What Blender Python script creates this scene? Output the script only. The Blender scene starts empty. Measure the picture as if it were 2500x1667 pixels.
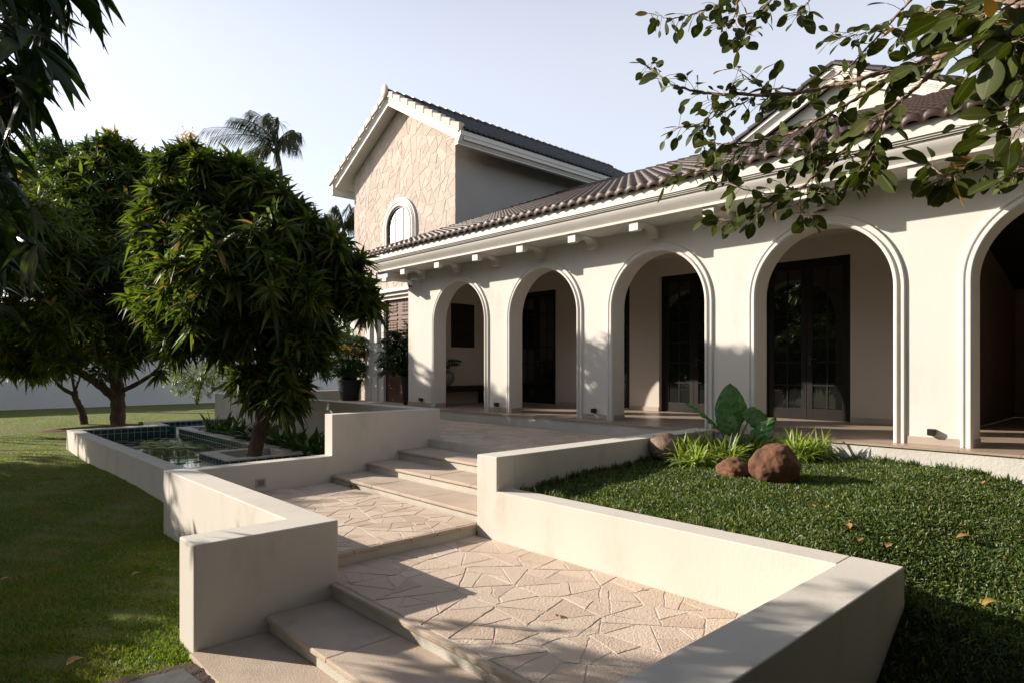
import bpy, bmesh, math, random
import numpy as np
from mathutils import Vector, Matrix
random.seed(7); RNG = np.random.default_rng(11)
ALB = .85
SC = bpy.context.scene; COL = SC.collection
PI = math.pi
# ---------------------------------------------------------------- camera frame (metres; eye at the origin, +Y along the arcade, +X into it)
FPX, YAW, CX, HY = 1572.0, math.radians(43.055), 1250.0, 895.6
SY, CY = math.sin(YAW), math.cos(YAW)
def at(px, py, F):
    R = (px - CX) / FPX * F
    return Vector((SY * F + CY * R, CY * F - SY * R, (HY - py) / FPX * F))
FLOOR, TER, MID, LAND, ST2, ST3, GND = -1.0, -1.23, -1.757, -1.889, -2.02, -2.15, -2.16
COPE = -1.36
# ---------------------------------------------------------------- materials
MATS = {}
def nodes_of(m):
    m.use_nodes = True
    nt = m.node_tree
    return nt, nt.nodes, nt.links
def rgb(c): return (c[0], c[1], c[2], 1.0)
def mat(name, c1, c2=None, rough=.7, scale=3.0, detail=6, bump=0.0, bscale=60.0, spec=.3, stretch=(1, 1, 1), metal=0.0, island=False,
        stain=None, sscale=1.2, sthr=(.55, .75), coat=0.0):
    c1 = [v * ALB for v in c1]; c2 = [v * ALB for v in c2] if c2 else None; stain = [v * ALB for v in stain] if stain else None
    m = bpy.data.materials.new(name); nt, N, L = nodes_of(m)
    b = N['Principled BSDF']; b.inputs['Roughness'].default_value = rough; b.inputs['Metallic'].default_value = metal
    b.inputs['Specular IOR Level'].default_value = spec
    if coat: b.inputs['Coat Weight'].default_value = coat
    geo = N.new('ShaderNodeNewGeometry')
    mp = N.new('ShaderNodeMapping'); mp.inputs['Scale'].default_value = stretch
    L.new(geo.outputs['Position'], mp.inputs['Vector'])
    col = None
    if c2 is not None:
        mix = N.new('ShaderNodeMix'); mix.data_type = 'RGBA'
        mix.inputs[6].default_value = rgb(c1); mix.inputs[7].default_value = rgb(c2)
        nz = N.new('ShaderNodeTexNoise'); nz.inputs['Scale'].default_value = scale; nz.inputs['Detail'].default_value = detail
        L.new(mp.outputs['Vector'], nz.inputs['Vector'])
        rp = N.new('ShaderNodeMapRange'); rp.inputs['From Min'].default_value = .3; rp.inputs['From Max'].default_value = .7
        L.new(nz.outputs['Fac'], rp.inputs['Value'])
        if island:
            mul = N.new('ShaderNodeMath'); mul.operation = 'MULTIPLY_ADD'; mul.inputs[1].default_value = .35
            L.new(rp.outputs['Result'], mul.inputs[0]); 
            m2 = N.new('ShaderNodeMath'); m2.operation = 'MULTIPLY'; m2.inputs[1].default_value = .75
            L.new(geo.outputs['Random Per Island'], m2.inputs[0]); L.new(m2.outputs[0], mul.inputs[2])
            L.new(mul.outputs[0], mix.inputs[0])
        else:
            L.new(rp.outputs['Result'], mix.inputs[0])
        col = mix.outputs[2]
    if stain is not None:
        nz = N.new('ShaderNodeTexNoise'); nz.inputs['Scale'].default_value = sscale; nz.inputs['Detail'].default_value = 8; nz.inputs['Roughness'].default_value = .65
        L.new(mp.outputs['Vector'], nz.inputs['Vector'])
        rp = N.new('ShaderNodeMapRange'); rp.inputs['From Min'].default_value = sthr[0]; rp.inputs['From Max'].default_value = sthr[1]
        L.new(nz.outputs['Fac'], rp.inputs['Value'])
        mx = N.new('ShaderNodeMix'); mx.data_type = 'RGBA'
        L.new(rp.outputs['Result'], mx.inputs[0])
        if col: L.new(col, mx.inputs[6])
        else: mx.inputs[6].default_value = rgb(c1)
        mx.inputs[7].default_value = rgb(stain); col = mx.outputs[2]
    if col: L.new(col, b.inputs['Base Color'])
    else: b.inputs['Base Color'].default_value = rgb(c1)
    if bump:
        nz = N.new('ShaderNodeTexNoise'); nz.inputs['Scale'].default_value = bscale; nz.inputs['Detail'].default_value = 5
        L.new(mp.outputs['Vector'], nz.inputs['Vector'])
        bp = N.new('ShaderNodeBump'); bp.inputs['Strength'].default_value = bump; bp.inputs['Distance'].default_value = .02
        L.new(nz.outputs['Fac'], bp.inputs['Height']); L.new(bp.outputs['Normal'], b.inputs['Normal'])
    MATS[name] = m
    return m
def leaf_mat(name, dark, light, rough=.42, trans=.3, tcol=None, spec=.4, odd=None, oddp=.03, rib=None, patch=None):
    m = bpy.data.materials.new(name); nt, N, L = nodes_of(m)
    b = N['Principled BSDF']; out = N['Material Output']
    b.inputs['Roughness'].default_value = rough; b.inputs['Specular IOR Level'].default_value = spec
    geo = N.new('ShaderNodeNewGeometry')
    r = N.new('ShaderNodeValToRGB'); r.color_ramp.elements[0].color = rgb(dark); r.color_ramp.elements[1].color = rgb(light)
    r.color_ramp.elements[0].position = 0.05; r.color_ramp.elements[1].position = 1 - oddp - .01 if odd else 1
    if odd:
        e = r.color_ramp.elements.new(1 - oddp); e.color = rgb(odd)
    L.new(geo.outputs['Random Per Island'], r.inputs['Fac'])
    col = r.outputs['Color']
    if patch:
        nz = N.new('ShaderNodeTexNoise'); nz.inputs['Scale'].default_value = patch[3]; nz.inputs['Detail'].default_value = 7; nz.inputs['Roughness'].default_value = .6
        L.new(geo.outputs['Position'], nz.inputs['Vector'])
        pr = N.new('ShaderNodeMapRange'); pr.inputs['From Min'].default_value = .46; pr.inputs['From Max'].default_value = .72; pr.inputs['To Max'].default_value = .8; L.new(nz.outputs['Fac'], pr.inputs['Value'])
        px = N.new('ShaderNodeMix'); px.data_type = 'RGBA'; px.inputs[7].default_value = rgb(patch); L.new(pr.outputs['Result'], px.inputs[0]); L.new(col, px.inputs[6]); col = px.outputs[2]
    if rib:
        a = N.new('ShaderNodeAttribute'); a.attribute_name = 'rib'
        mx = N.new('ShaderNodeMix'); mx.data_type = 'RGBA'; mx.inputs[7].default_value = rgb(rib)
        pw = N.new('ShaderNodeMapRange'); pw.inputs['From Min'].default_value = rib[3] if len(rib) > 3 else .86; pw.inputs['From Max'].default_value = 1
        L.new(a.outputs['Fac'], pw.inputs['Value'])
        L.new(pw.outputs['Result'], mx.inputs[0]); L.new(col, mx.inputs[6]); col = mx.outputs[2]
    L.new(col, b.inputs['Base Color'])
    t = N.new('ShaderNodeBsdfTranslucent')
    hs = N.new('ShaderNodeMix'); hs.data_type = 'RGBA'; hs.blend_type = 'MULTIPLY'; hs.inputs[0].default_value = 1
    hs.inputs[7].default_value = rgb(tcol or (1.9, 2.0, .7))
    L.new(col, hs.inputs[6]); L.new(hs.outputs[2], t.inputs['Color'])
    ms = N.new('ShaderNodeMixShader'); ms.inputs[0].default_value = trans
    L.new(b.outputs[0], ms.inputs[1]); L.new(t.outputs[0], ms.inputs[2]); L.new(ms.outputs[0], out.inputs['Surface'])
    MATS[name] = m
    return m
# ---------------------------------------------------------------- things
def tag(o, label=None, cat=None, group=None, kind=None):
    if label: o['label'] = label
    if cat: o['category'] = cat
    if group: o['group'] = group
    if kind: o['kind'] = kind
    return o
def thing(name, label, cat, loc=(0, 0, 0), group=None):
    o = bpy.data.objects.new(name, None); COL.objects.link(o); o.location = loc; o.empty_display_size = .2
    return tag(o, label, cat, group)
def origin_of(p):
    v = Vector((0, 0, 0))
    while p is not None: v = v + p.location; p = p.parent
    return v
def copy_tree(o, parent=None):
    c = o.copy(); COL.objects.link(c)
    if parent is not None: c.parent = parent
    for ch in list(o.children): copy_tree(ch, c)
    return c
class MB:
    def __init__(s): s.v = []; s.f = []; s.m = []
    def add(s, vs, fs, mi=0):
        k = len(s.v); s.v += [tuple(v) for v in vs]; s.f += [tuple(i + k for i in f) for f in fs]; s.m += [mi] * len(fs); return s
    def box(s, x0, x1, y0, y1, z0, z1, mi=0):
        if x0 > x1: x0, x1 = x1, x0
        if y0 > y1: y0, y1 = y1, y0
        v = [(x0, y0, z0), (x1, y0, z0), (x1, y1, z0), (x0, y1, z0), (x0, y0, z1), (x1, y0, z1), (x1, y1, z1), (x0, y1, z1)]
        return s.add(v, [(3, 2, 1, 0), (4, 5, 6, 7), (0, 1, 5, 4), (1, 2, 6, 5), (2, 3, 7, 6), (3, 0, 4, 7)], mi)
    def prism(s, pts, vec, mi=0):
        n = len(pts); vec = Vector(vec); a = [Vector(p) for p in pts]; b = [p + vec for p in a]
        nn = Vector((0, 0, 0))
        for i in range(n): nn += a[i].cross(a[(i + 1) % n])
        if nn.dot(vec) > 0: a.reverse(); b.reverse()
        f = [tuple(range(n)), tuple(range(2 * n - 1, n - 1, -1))]
        for i in range(n):
            j = (i + 1) % n; f.append((i, i + n, j + n, j))
        return s.add(a + b, f, mi)
    def tube(s, pts, rad, n=8, mi=0, cap=True):
        pts = [Vector(p) for p in pts]
        if not hasattr(rad, '__len__'): rad = [rad] * len(pts)
        vs = []; fs = []; ref = None
        for i, p in enumerate(pts):
            t = (pts[min(i + 1, len(pts) - 1)] - pts[max(i - 1, 0)])
            t = t.normalized() if t.length > 1e-9 else Vector((0, 0, 1))
            if ref is None: ref = t.orthogonal().normalized()
            ref = (ref - t * ref.dot(t)); ref = ref.normalized() if ref.length > 1e-6 else t.orthogonal().normalized()
            bt = t.cross(ref)
            for k in range(n):
                a = 2 * PI * k / n; vs.append(p + (ref * math.cos(a) + bt * math.sin(a)) * rad[i])
        for i in range(len(pts) - 1):
            for k in range(n):
                k2 = (k + 1) % n; fs.append((i * n + k, i * n + k2, (i + 1) * n + k2, (i + 1) * n + k))
        if cap:
            fs.append(tuple(range(n - 1, -1, -1))); fs.append(tuple((len(pts) - 1) * n + k for k in range(n)))
        return s.add(vs, fs, mi)
    def lathe(s, c, prof, n=24, mi=0):
        vs = []; fs = []
        for (r, z) in prof:
            for k in range(n):
                a = 2 * PI * k / n; vs.append((c[0] + r * math.cos(a), c[1] + r * math.sin(a), c[2] + z))
        for i in range(len(prof) - 1):
            for k in range(n):
                k2 = (k + 1) % n; fs.append((i * n + k, i * n + k2, (i + 1) * n + k2, (i + 1) * n + k))
        fs.append(tuple(range(n - 1, -1, -1))); fs.append(tuple((len(prof) - 1) * n + k for k in range(n)))
        return s.add(vs, fs, mi)
    def sweep(s, rings, closed_prof=True, mi=0):
        n = len(rings[0]); vs = [p for r in rings for p in r]; fs = []
        for i in range(len(rings) - 1):
            for k in range(n if closed_prof else n - 1):
                k2 = (k + 1) % n; fs.append((i * n + k, i * n + k2, (i + 1) * n + k2, (i + 1) * n + k))
        if closed_prof: fs.append(tuple(range(n - 1, -1, -1))); fs.append(tuple((len(rings) - 1) * n + k for k in range(n)))
        return s.add(vs, fs, mi)
    def build(s, name, mats, parent=None, smooth=False, bevel=0.0, loc=None, fix=True):
        me = bpy.data.meshes.new(name)
        o = bpy.data.objects.new(name, me); COL.objects.link(o)
        org = origin_of(parent) if parent is not None else Vector(loc or (0, 0, 0))
        if parent is not None: o.parent = parent
        else: o.location = org
        me.from_pydata([(v[0] - org.x, v[1] - org.y, v[2] - org.z) for v in s.v], [], s.f)
        for m in (mats if isinstance(mats, (list, tuple)) else [mats]): me.materials.append(m)
        if any(s.m): me.polygons.foreach_set('material_index', s.m)
        if fix:
            bm = bmesh.new(); bm.from_mesh(me); bmesh.ops.recalc_face_normals(bm, faces=bm.faces); bm.to_mesh(me); bm.free()
        if smooth:
            me.polygons.foreach_set('use_smooth', [True] * len(me.polygons))
            if smooth == 'auto': me.set_sharp_from_angle(angle=math.radians(38))
        me.update()
        if bevel:
            b = o.modifiers.new('bevel', 'BEVEL'); b.width = bevel; b.segments = 2; b.limit_method = 'ANGLE'; b.angle_limit = math.radians(40)
        return o
def np_mesh(name, V, quads, mats, parent=None, mi=None, rib=None, loc=None, smooth=True):
    me = bpy.data.meshes.new(name); o = bpy.data.objects.new(name, me); COL.objects.link(o)
    org = origin_of(parent) if parent is not None else Vector(loc or (0, 0, 0))
    if parent is not None: o.parent = parent
    else: o.location = org
    V = np.asarray(V, np.float32).reshape(-1, 3) - np.array(org, np.float32)
    quads = np.asarray(quads, np.int32); k = quads.shape[1]
    me.vertices.add(len(V)); me.vertices.foreach_set('co', V.ravel())
    me.loops.add(quads.size); me.loops.foreach_set('vertex_index', quads.ravel())
    me.polygons.add(len(quads)); me.polygons.foreach_set('loop_start', np.arange(0, quads.size, k, dtype=np.int32))
    me.polygons.foreach_set('loop_total', np.full(len(quads), k, np.int32))
    for m in (mats if isinstance(mats, (list, tuple)) else [mats]): me.materials.append(m)
    if mi is not None: me.polygons.foreach_set('material_index', np.asarray(mi, np.int32))
    if smooth: me.polygons.foreach_set('use_smooth', np.ones(len(quads), bool))
    if rib is not None:
        a = me.attributes.new('rib', 'FLOAT', 'POINT'); a.data.foreach_set('value', np.asarray(rib, np.float32))
    me.update(); me.validate()
    return o
# ---------------------------------------------------------------- leaves as arrays
def norm(a): return a / np.maximum(np.linalg.norm(a, axis=-1, keepdims=True), 1e-9)
SHAPES = {'lance': [.08, .72, 1.0, .88, .5, .03], 'oval': [.08, .62, .93, 1.0, .94, .66, .10], 'strap': [.5, .95, 1.0, .75, .05], 'blade': [1., .9, .6, .04],
          'leaflet': [.3, 1.0, .05], 'tiny': [.15, 1.0, .1]}
def leaf_arrays(P, D, U, Ln, W, droop, shape='lance', fold=.25):
    P = np.asarray(P, float); D = norm(np.asarray(D, float)); U = np.asarray(U, float); n = len(P)
    Ln = np.broadcast_to(np.asarray(Ln, float), (n,)); W = np.broadcast_to(np.asarray(W, float), (n,)); droop = np.broadcast_to(np.asarray(droop, float), (n,))
    prof = np.array(SHAPES[shape]); k = len(prof); t = np.linspace(0, 1, k)
    S = np.cross(D, U); bad = np.linalg.norm(S, axis=1) < 1e-4; S[bad] = np.cross(D[bad], np.array([.3, .5, .8])); S = norm(S)
    Nn = np.cross(S, D)
    C = P[:, None] + Ln[:, None, None] * (t[None, :, None] * D[:, None] + (droop[:, None] * t[None] ** 2)[..., None] * np.array([0, 0, -1.0]))
    wv = (W[:, None] * prof[None] * .5)[..., None]
    A = C + wv * S[:, None] + fold * wv * Nn[:, None]; B = C - wv * S[:, None] + fold * wv * Nn[:, None]
    V = np.stack([A, C, B], 2).reshape(-1, 3)
    i = np.arange(k - 1); base = np.array([[3 * j, 3 * j + 1, 3 * j + 4, 3 * j + 3] for j in i] + [[3 * j + 1, 3 * j + 2, 3 * j + 5, 3 * j + 4] for j in i])
    Q = (np.arange(n)[:, None, None] * 3 * k + base[None]).reshape(-1, 4)
    rib = np.tile(np.array([0, 1, 0] * k, np.float32), n)
    return V, Q, rib
def blade_arrays(P, D, Ln, W, droop):
    """flat grass blades: two quads each"""
    n = len(P); D = norm(D); t = np.array([0, .55, 1.0]); w = np.array([1, .8, .12])
    S = norm(np.cross(D, norm(RNG.normal(size=(n, 3)) + np.array([0, 0, .01]))))
    C = P[:, None] + Ln[:, None, None] * (t[None, :, None] * D[:, None] + (droop[:, None] * t[None] ** 2)[..., None] * np.array([0, 0, -1.0]))
    wv = (W[:, None] * w[None] * .5)[..., None]
    V = np.stack([C + wv * S[:, None], C - wv * S[:, None]], 2).reshape(-1, 3)
    base = np.array([[0, 1, 3, 2], [2, 3, 5, 4]])
    Q = (np.arange(n)[:, None, None] * 6 + base[None]).reshape(-1, 4)
    return V, Q
class Leaves:
    def __init__(s): s.V = []; s.Q = []; s.R = []; s.M = []; s.n = 0
    def put(s, V, Q, R=None, mi=0):
        s.V.append(V); s.Q.append(Q + s.n); s.R.append(R if R is not None else np.zeros(len(V), np.float32)); s.M.append(np.full(len(Q), mi)); s.n += len(V)
    def build(s, name, mats, parent=None, loc=None):
        return np_mesh(name, np.concatenate(s.V), np.concatenate(s.Q), mats, parent, np.concatenate(s.M), np.concatenate(s.R), loc)
def rosettes(LV, C, A, k, ln, wd, shape='lance', mi=0, droop=(.25, .6), open_=(55, 100), fold=.25):
    """k leaves round each shoot tip C with axis A"""
    C = np.asarray(C, float); A = norm(np.asarray(A, float)); n = len(C)
    ref = norm(np.cross(A, norm(RNG.normal(size=(n, 3))))); bt = np.cross(A, ref)
    j = np.arange(k)
    az = j[None] * 2.399 + RNG.uniform(0, 6.28, (n, 1)) + RNG.normal(0, .25, (n, k))
    pol = np.radians(RNG.uniform(open_[0], open_[1], (n, k)) - 28 * (j[None] / k))
    D = np.cos(pol)[..., None] * A[:, None] + np.sin(pol)[..., None] * (np.cos(az)[..., None] * ref[:, None] + np.sin(az)[..., None] * bt[:, None])
    back = (RNG.uniform(-.02, .1, (n, k)) * 1.0)[..., None] * A[:, None]
    P = C[:, None] - back
    U = A[:, None] + 0 * D + np.array([0, 0, .4])
    L_ = RNG.uniform(.55, 1.1, (n, k)) * RNG.uniform(.7, 1.2, (n, 1)) * ln
    V, Q, R = leaf_arrays(P.reshape(-1, 3), D.reshape(-1, 3), U.reshape(-1, 3), L_.ravel(), (L_ * wd).ravel(), RNG.uniform(droop[0], droop[1], n * k), shape, fold)
    LV.put(V, Q, R, mi)
def blob_points(blobs, per_m2, inner=.28):
    """shoot tips on and inside a set of ellipsoids; returns points and outward axes"""
    P = []; A = []
    for (c, r) in blobs:
        r = np.array(r if hasattr(r, '__len__') else (r, r, r)); area = 4 * PI * (r[0] * r[1] * r[2]) ** (2 / 3)
        n = max(4, int(area * per_m2))
        d = norm(RNG.normal(size=(n, 3))); rad = np.where(RNG.random(n) < inner, RNG.uniform(.35, .85, n), RNG.uniform(.86, 1.1, n))
        sp = RNG.random(n) < .17; rad = np.where(sp, RNG.uniform(1.15, 1.55, n), rad); d[sp] = norm(d[sp] + np.array([0, 0, .5]))
        P.append(np.array(c) + d * r * rad[:, None]); A.append(norm(d * .8 + np.array([0, 0, .55]) + RNG.normal(0, .35, (n, 3))))
    return np.concatenate(P), np.concatenate(A)
SUN_E, SKY_S, SKY_DUST, EXPO = 5.0, .068, 1.4, .90
HAZE = (4.6, 4.38, 4.35)
SHADE = [(-3.6, 13.6, .0, 2.4, 1.5), (-6.5, 10.5, .3, 2.6, 1.9), (-2.9, 18.0, .8, 2.3, 1.9), (-3.2, 22.0, 2.6, 2.6, 2.0), (-1.9, 25.8, 3.4, 2.5, 2.0), (-.4, 28.5, 4.2, 2.3, 2.2)]
BEHIND = [(-7.5, -2.5, 8.5, 3.2), (-5, -8, 9, 3.6), (0, -9.5, 9, 3.6), (5, -10, 9.5, 3.8), (10.5, -9.5, 9, 3.6), (-10.5, 3.5, 8, 3.2), (-10, 12, 8, 3.0), (-12.5, 17.5, 8.5, 3.2)]
# ---------------------------------------------------------------- camera, light, sky
cam = bpy.data.cameras.new('camera'); co = bpy.data.objects.new('camera', cam); COL.objects.link(co)
cam.sensor_width = 36; cam.lens = FPX / 2500 * 36; cam.shift_y = (HY - 833.5) / 2500; cam.clip_start = .05; cam.clip_end = 3000
co.location = (0, 0, 0); co.rotation_euler = (PI / 2, 0, -YAW); SC.camera = co
SUN = Vector((-.753, 1.142, .572)).normalized()
sl = bpy.data.lights.new('sun', 'SUN'); so = bpy.data.objects.new('sun', sl); COL.objects.link(so)
sl.energy = SUN_E; sl.angle = math.radians(.55); sl.color = (1.0, .90, .78)
so.rotation_euler = (-SUN).to_track_quat('-Z', 'Y').to_euler(); so.location = (-30, 45, 22)
w = bpy.data.worlds.new('World'); SC.world = w; w.use_nodes = True
nt = w.node_tree; sky = nt.nodes.new('ShaderNodeTexSky'); sky.sky_type = 'NISHITA'; sky.sun_disc = False
sky.sun_elevation = math.asin(SUN.z); sky.sun_rotation = math.atan2(SUN.x, SUN.y)
sky.air_density = 1.0; sky.dust_density = SKY_DUST; sky.ozone_density = 1.0; sky.altitude = 0
hz = nt.nodes.new('ShaderNodeMix'); hz.data_type = 'RGBA'; hz.blend_type = 'ADD'; hz.inputs[0].default_value = 1; tc = nt.nodes.new('ShaderNodeTexCoord'); sz = nt.nodes.new('ShaderNodeSeparateXYZ'); nt.links.new(tc.outputs['Generated'], sz.inputs[0])
hr_ = nt.nodes.new('ShaderNodeMapRange'); hr_.interpolation_type = 'SMOOTHSTEP'; hr_.inputs['From Min'].default_value = .38; hr_.inputs['From Max'].default_value = .80; hr_.inputs['To Min'].default_value = 1; hr_.inputs['To Max'].default_value = .28
nt.links.new(sz.outputs['Z'], hr_.inputs['Value'])   # haze lies low: dense towards the horizon, thin overhead
hm = nt.nodes.new('ShaderNodeMix'); hm.data_type = 'RGBA'; hm.inputs[6].default_value = (0, 0, 0, 1); hm.inputs[7].default_value = (*HAZE, 1); nt.links.new(hr_.outputs['Result'], hm.inputs[0]); nt.links.new(hm.outputs[2], hz.inputs[7])
nt.links.new(sky.outputs[0], hz.inputs[6]); nt.links.new(hz.outputs[2], nt.nodes['Background'].inputs['Color']); nt.nodes['Background'].inputs['Strength'].default_value = SKY_S
SC.view_settings.view_transform = 'Standard'; SC.view_settings.look = 'None'; SC.view_settings.gamma = 1; SC.view_settings.exposure = EXPO
SC.view_settings.use_curve_mapping = False
SC.cycles.max_bounces = 8; SC.cycles.transparent_max_bounces = 8
# ---------------------------------------------------------------- materials
plaster = mat('cream_plaster', (.67, .63, .565), (.615, .575, .51), rough=.85, scale=1.3, bump=.09, bscale=40, spec=.15, stretch=(1, 1, .45), stain=(.50, .46, .39), sscale=2.6, sthr=(.56, .85))
house_pl = mat('house_plaster', (.72, .69, .635), (.68, .65, .595), rough=.85, scale=.9, bump=.07, bscale=26, spec=.15, stretch=(1, 1, .4), stain=(.56, .52, .455), sscale=1.6, sthr=(.58, .85))
rough_pl = mat('rough_plaster', (.62, .60, .55), (.52, .50, .455), rough=.9, scale=2.2, bump=.25, bscale=30, spec=.1, stain=(.42, .41, .37), sscale=1.7, sthr=(.60, .8))
trim = mat('trim_paint', (.71, .685, .635), (.66, .635, .58), rough=.6, scale=2, bump=.04, bscale=40, spec=.3)
grey_pl = mat('grey_plaster', (.40, .38, .36), (.36, .34, .325), rough=.9, scale=.8, bump=.1, bscale=25, spec=.1)
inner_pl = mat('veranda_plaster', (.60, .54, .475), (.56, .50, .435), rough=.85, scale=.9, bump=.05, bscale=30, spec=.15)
coping = mat('coping_stone', (.66, .63, .57), (.56, .53, .48), rough=.8, scale=3.5, bump=.15, bscale=50, stain=(.38, .355, .31), sscale=2.6, sthr=(.62, .85))
stone = mat('paving_stone', (.50, .385, .295), (.66, .545, .445), rough=.85, scale=4, bump=.5, bscale=60, spec=.2, island=True)
mortar = mat('mortar', (.68, .61, .52), (.58, .515, .44), rough=.95, scale=9, bump=.9, bscale=70, spec=.1, stain=(.33, .27, .21), sscale=3, sthr=(.55, .8))
tread = mat('tread_stone', (.47, .375, .295), (.56, .46, .37), rough=.8, scale=2.3, bump=.35, bscale=90, spec=.2, stain=(.36, .28, .215), sscale=3.4, sthr=(.55, .85))
riser = mat('riser_render', (.60, .565, .495), (.52, .485, .42), rough=.95, scale=4, bump=.4, bscale=85, spec=.1)
clad = mat('cladding_stone', (.48, .395, .335), (.62, .53, .465), rough=.85, scale=3, bump=.5, bscale=22, spec=.2, island=True)
grout = mat('cladding_grout', (.74, .65, .575), (.66, .575, .505), rough=.95, scale=8, bump=.3, bscale=50)
tile_br = mat('brown_roof_tile', (.058, .032, .025), (.036, .022, .018), rough=.45, scale=9, bump=.15, bscale=40, spec=.25)
tile_dk = mat('charcoal_roof_tile', (.040, .038, .040), (.026, .025, .027), rough=.45, scale=9, bump=.15, bscale=40, spec=.4)
tile_pale = mat('pale_verge_tile', (.62, .555, .49), (.50, .43, .37), rough=.7, scale=6, bump=.2, bscale=40)
cap_dk = mat('dark_ridge_tile', (.052, .040, .037), (.036, .029, .028), rough=.5, scale=7, bump=.15, bscale=30, spec=.4)
black = mat('black_timber', (.010, .0085, .0075), (.018, .013, .010), rough=.5, scale=14, stretch=(1, 1, .15), spec=.22)
blackm = mat('black_metal', (.012, .012, .012), rough=.4, spec=.5)
steel = mat('steel', (.55, .54, .52), rough=.25, metal=1)
wood = mat('carved_wood', (.15, .062, .032), (.085, .036, .02), rough=.5, scale=10, stretch=(1, 1, .12), bump=.2, bscale=60, spec=.4)
dkwood = mat('dark_wood', (.03, .02, .015), (.02, .014, .011), rough=.5, scale=9, stretch=(.2, 1, 1))
glass = mat('dark_window_glass', (.010, .011, .011), rough=.015, spec=.9)
skyglass = mat('window_glass', (.80, .82, .86), rough=.03, metal=.9)
floor_t = mat('veranda_tile', (.42, .33, .26), (.36, .275, .21), rough=.35, scale=1.5, bump=.03, bscale=20, spec=.4)
skirt = mat('skirting_stone', (.46, .385, .32), (.40, .33, .27), rough=.6, scale=5, bump=.1, bscale=40)
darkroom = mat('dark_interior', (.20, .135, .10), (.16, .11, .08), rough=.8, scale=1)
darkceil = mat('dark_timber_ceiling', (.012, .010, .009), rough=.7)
bound_pl = mat('white_boundary_paint', (.70, .70, .715), (.62, .62, .64), rough=.9, scale=.5, bump=.1, bscale=6, stain=(.30, .30, .31), sscale=.9, sthr=(.66, .9))
teal = None
def tile_mat():
    m = bpy.data.materials.new('teal_glazed_tile'); nt, N, L = nodes_of(m); b = N['Principled BSDF']
    b.inputs['Roughness'].default_value = .18; b.inputs['Specular IOR Level'].default_value = .6
    geo = N.new('ShaderNodeNewGeometry'); sp = N.new('ShaderNodeSeparateXYZ'); L.new(geo.outputs['Position'], sp.inputs[0])
    ad = N.new('ShaderNodeMath'); ad.operation = 'ADD'; L.new(sp.outputs['X'], ad.inputs[0]); L.new(sp.outputs['Y'], ad.inputs[1])
    cb = N.new('ShaderNodeCombineXYZ'); L.new(ad.outputs[0], cb.inputs['X']); L.new(sp.outputs['Z'], cb.inputs['Y'])
    br = N.new('ShaderNodeTexBrick'); br.offset = 0; br.inputs['Scale'].default_value = 1; br.inputs['Brick Width'].default_value = .16
    br.inputs['Row Height'].default_value = .15; br.inputs['Mortar Size'].default_value = .006; br.inputs['Mortar'].default_value = rgb((.35, .36, .33))
    br.inputs['Color1'].default_value = rgb((.010, .040, .042)); br.inputs['Color2'].default_value = rgb((.016, .060, .058))
    L.new(cb.outputs[0], br.inputs['Vector']); L.new(br.outputs['Color'], b.inputs['Base Color'])
    rr = N.new('ShaderNodeMapRange'); rr.inputs['To Min'].default_value = .15; rr.inputs['To Max'].default_value = .8
    L.new(br.outputs['Fac'], rr.inputs['Value']); L.new(rr.outputs['Result'], b.inputs['Roughness'])
    return m
teal = tile_mat()
water = mat('pond_water', (.006, .010, .008), rough=.03, spec=.5, bump=.05, bscale=5)
dark_soil = mat('dark_soil', (.085, .058, .040), (.05, .036, .026), rough=1, scale=9, bump=1, bscale=40)
soil = mat('red_soil', (.16, .085, .05), (.10, .055, .035), rough=1, scale=7, bump=1, bscale=30)
slate = mat('grey_slate', (.12, .12, .12), (.075, .077, .08), rough=.6, scale=5, bump=.3, bscale=14)
lawn_m = mat('lawn_soil', (.095, .125, .024), (.14, .155, .036), rough=1, scale=2.2, bump=.8, bscale=60, stain=(.15, .14, .045), sscale=.6, sthr=(.45, .75))
lawn_r = mat('raised_lawn_soil', (.012, .016, .006), (.022, .022, .010), rough=1, scale=6, bump=1, bscale=40)
bark = mat('mango_bark', (.13, .085, .060), (.060, .042, .032), rough=.95, scale=9, stretch=(1, 1, .25), bump=1, bscale=22)
fig_bark = mat('fig_bark', (.30, .215, .15), (.20, .14, .10), rough=.8, scale=12, bump=.6, bscale=40)
palm_bark = mat('palm_bark', (.17, .14, .115), (.11, .09, .075), rough=.95, scale=4, stretch=(1, 1, 3), bump=.6, bscale=8)
boulder_m = mat('red_boulder', (.19, .092, .05), (.105, .055, .036), rough=.85, scale=5, bump=.9, bscale=14, spec=.2, stain=(.06, .036, .028), sscale=4, sthr=(.55, .8))
cobble_m = mat('brown_cobble', (.29, .19, .135), (.21, .14, .105), rough=.65, scale=6, bump=.5, bscale=60, stain=(.085, .062, .052), sscale=2.6, sthr=(.5, .75))
pot_m = mat('black_plastic', (.014, .014, .015), rough=.5, spec=.4)
vase_m = mat('stoneware', (.22, .20, .175), (.16, .145, .13), rough=.7, scale=8, bump=.3, bscale=30)
camw = mat('white_plastic', (.62, .60, .56), rough=.4)
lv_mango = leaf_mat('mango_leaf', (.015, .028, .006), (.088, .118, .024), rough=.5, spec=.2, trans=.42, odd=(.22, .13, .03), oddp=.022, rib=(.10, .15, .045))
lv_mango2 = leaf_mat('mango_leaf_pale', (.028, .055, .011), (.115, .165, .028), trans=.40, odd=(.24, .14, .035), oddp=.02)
lv_near = leaf_mat('mango_leaf_near', (.011, .025, .008), (.028, .052, .013), rough=.36, spec=.35, trans=.22, rib=(.055, .085, .03))  # mango leaf darkened for branches seen against the light
lv_fig = leaf_mat('fig_leaf', (.028, .038, .008), (.066, .080, .016), rough=.55, spec=.18, trans=.2, odd=(.16, .085, .018), oddp=.02, rib=(.095, .12, .045))
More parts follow.
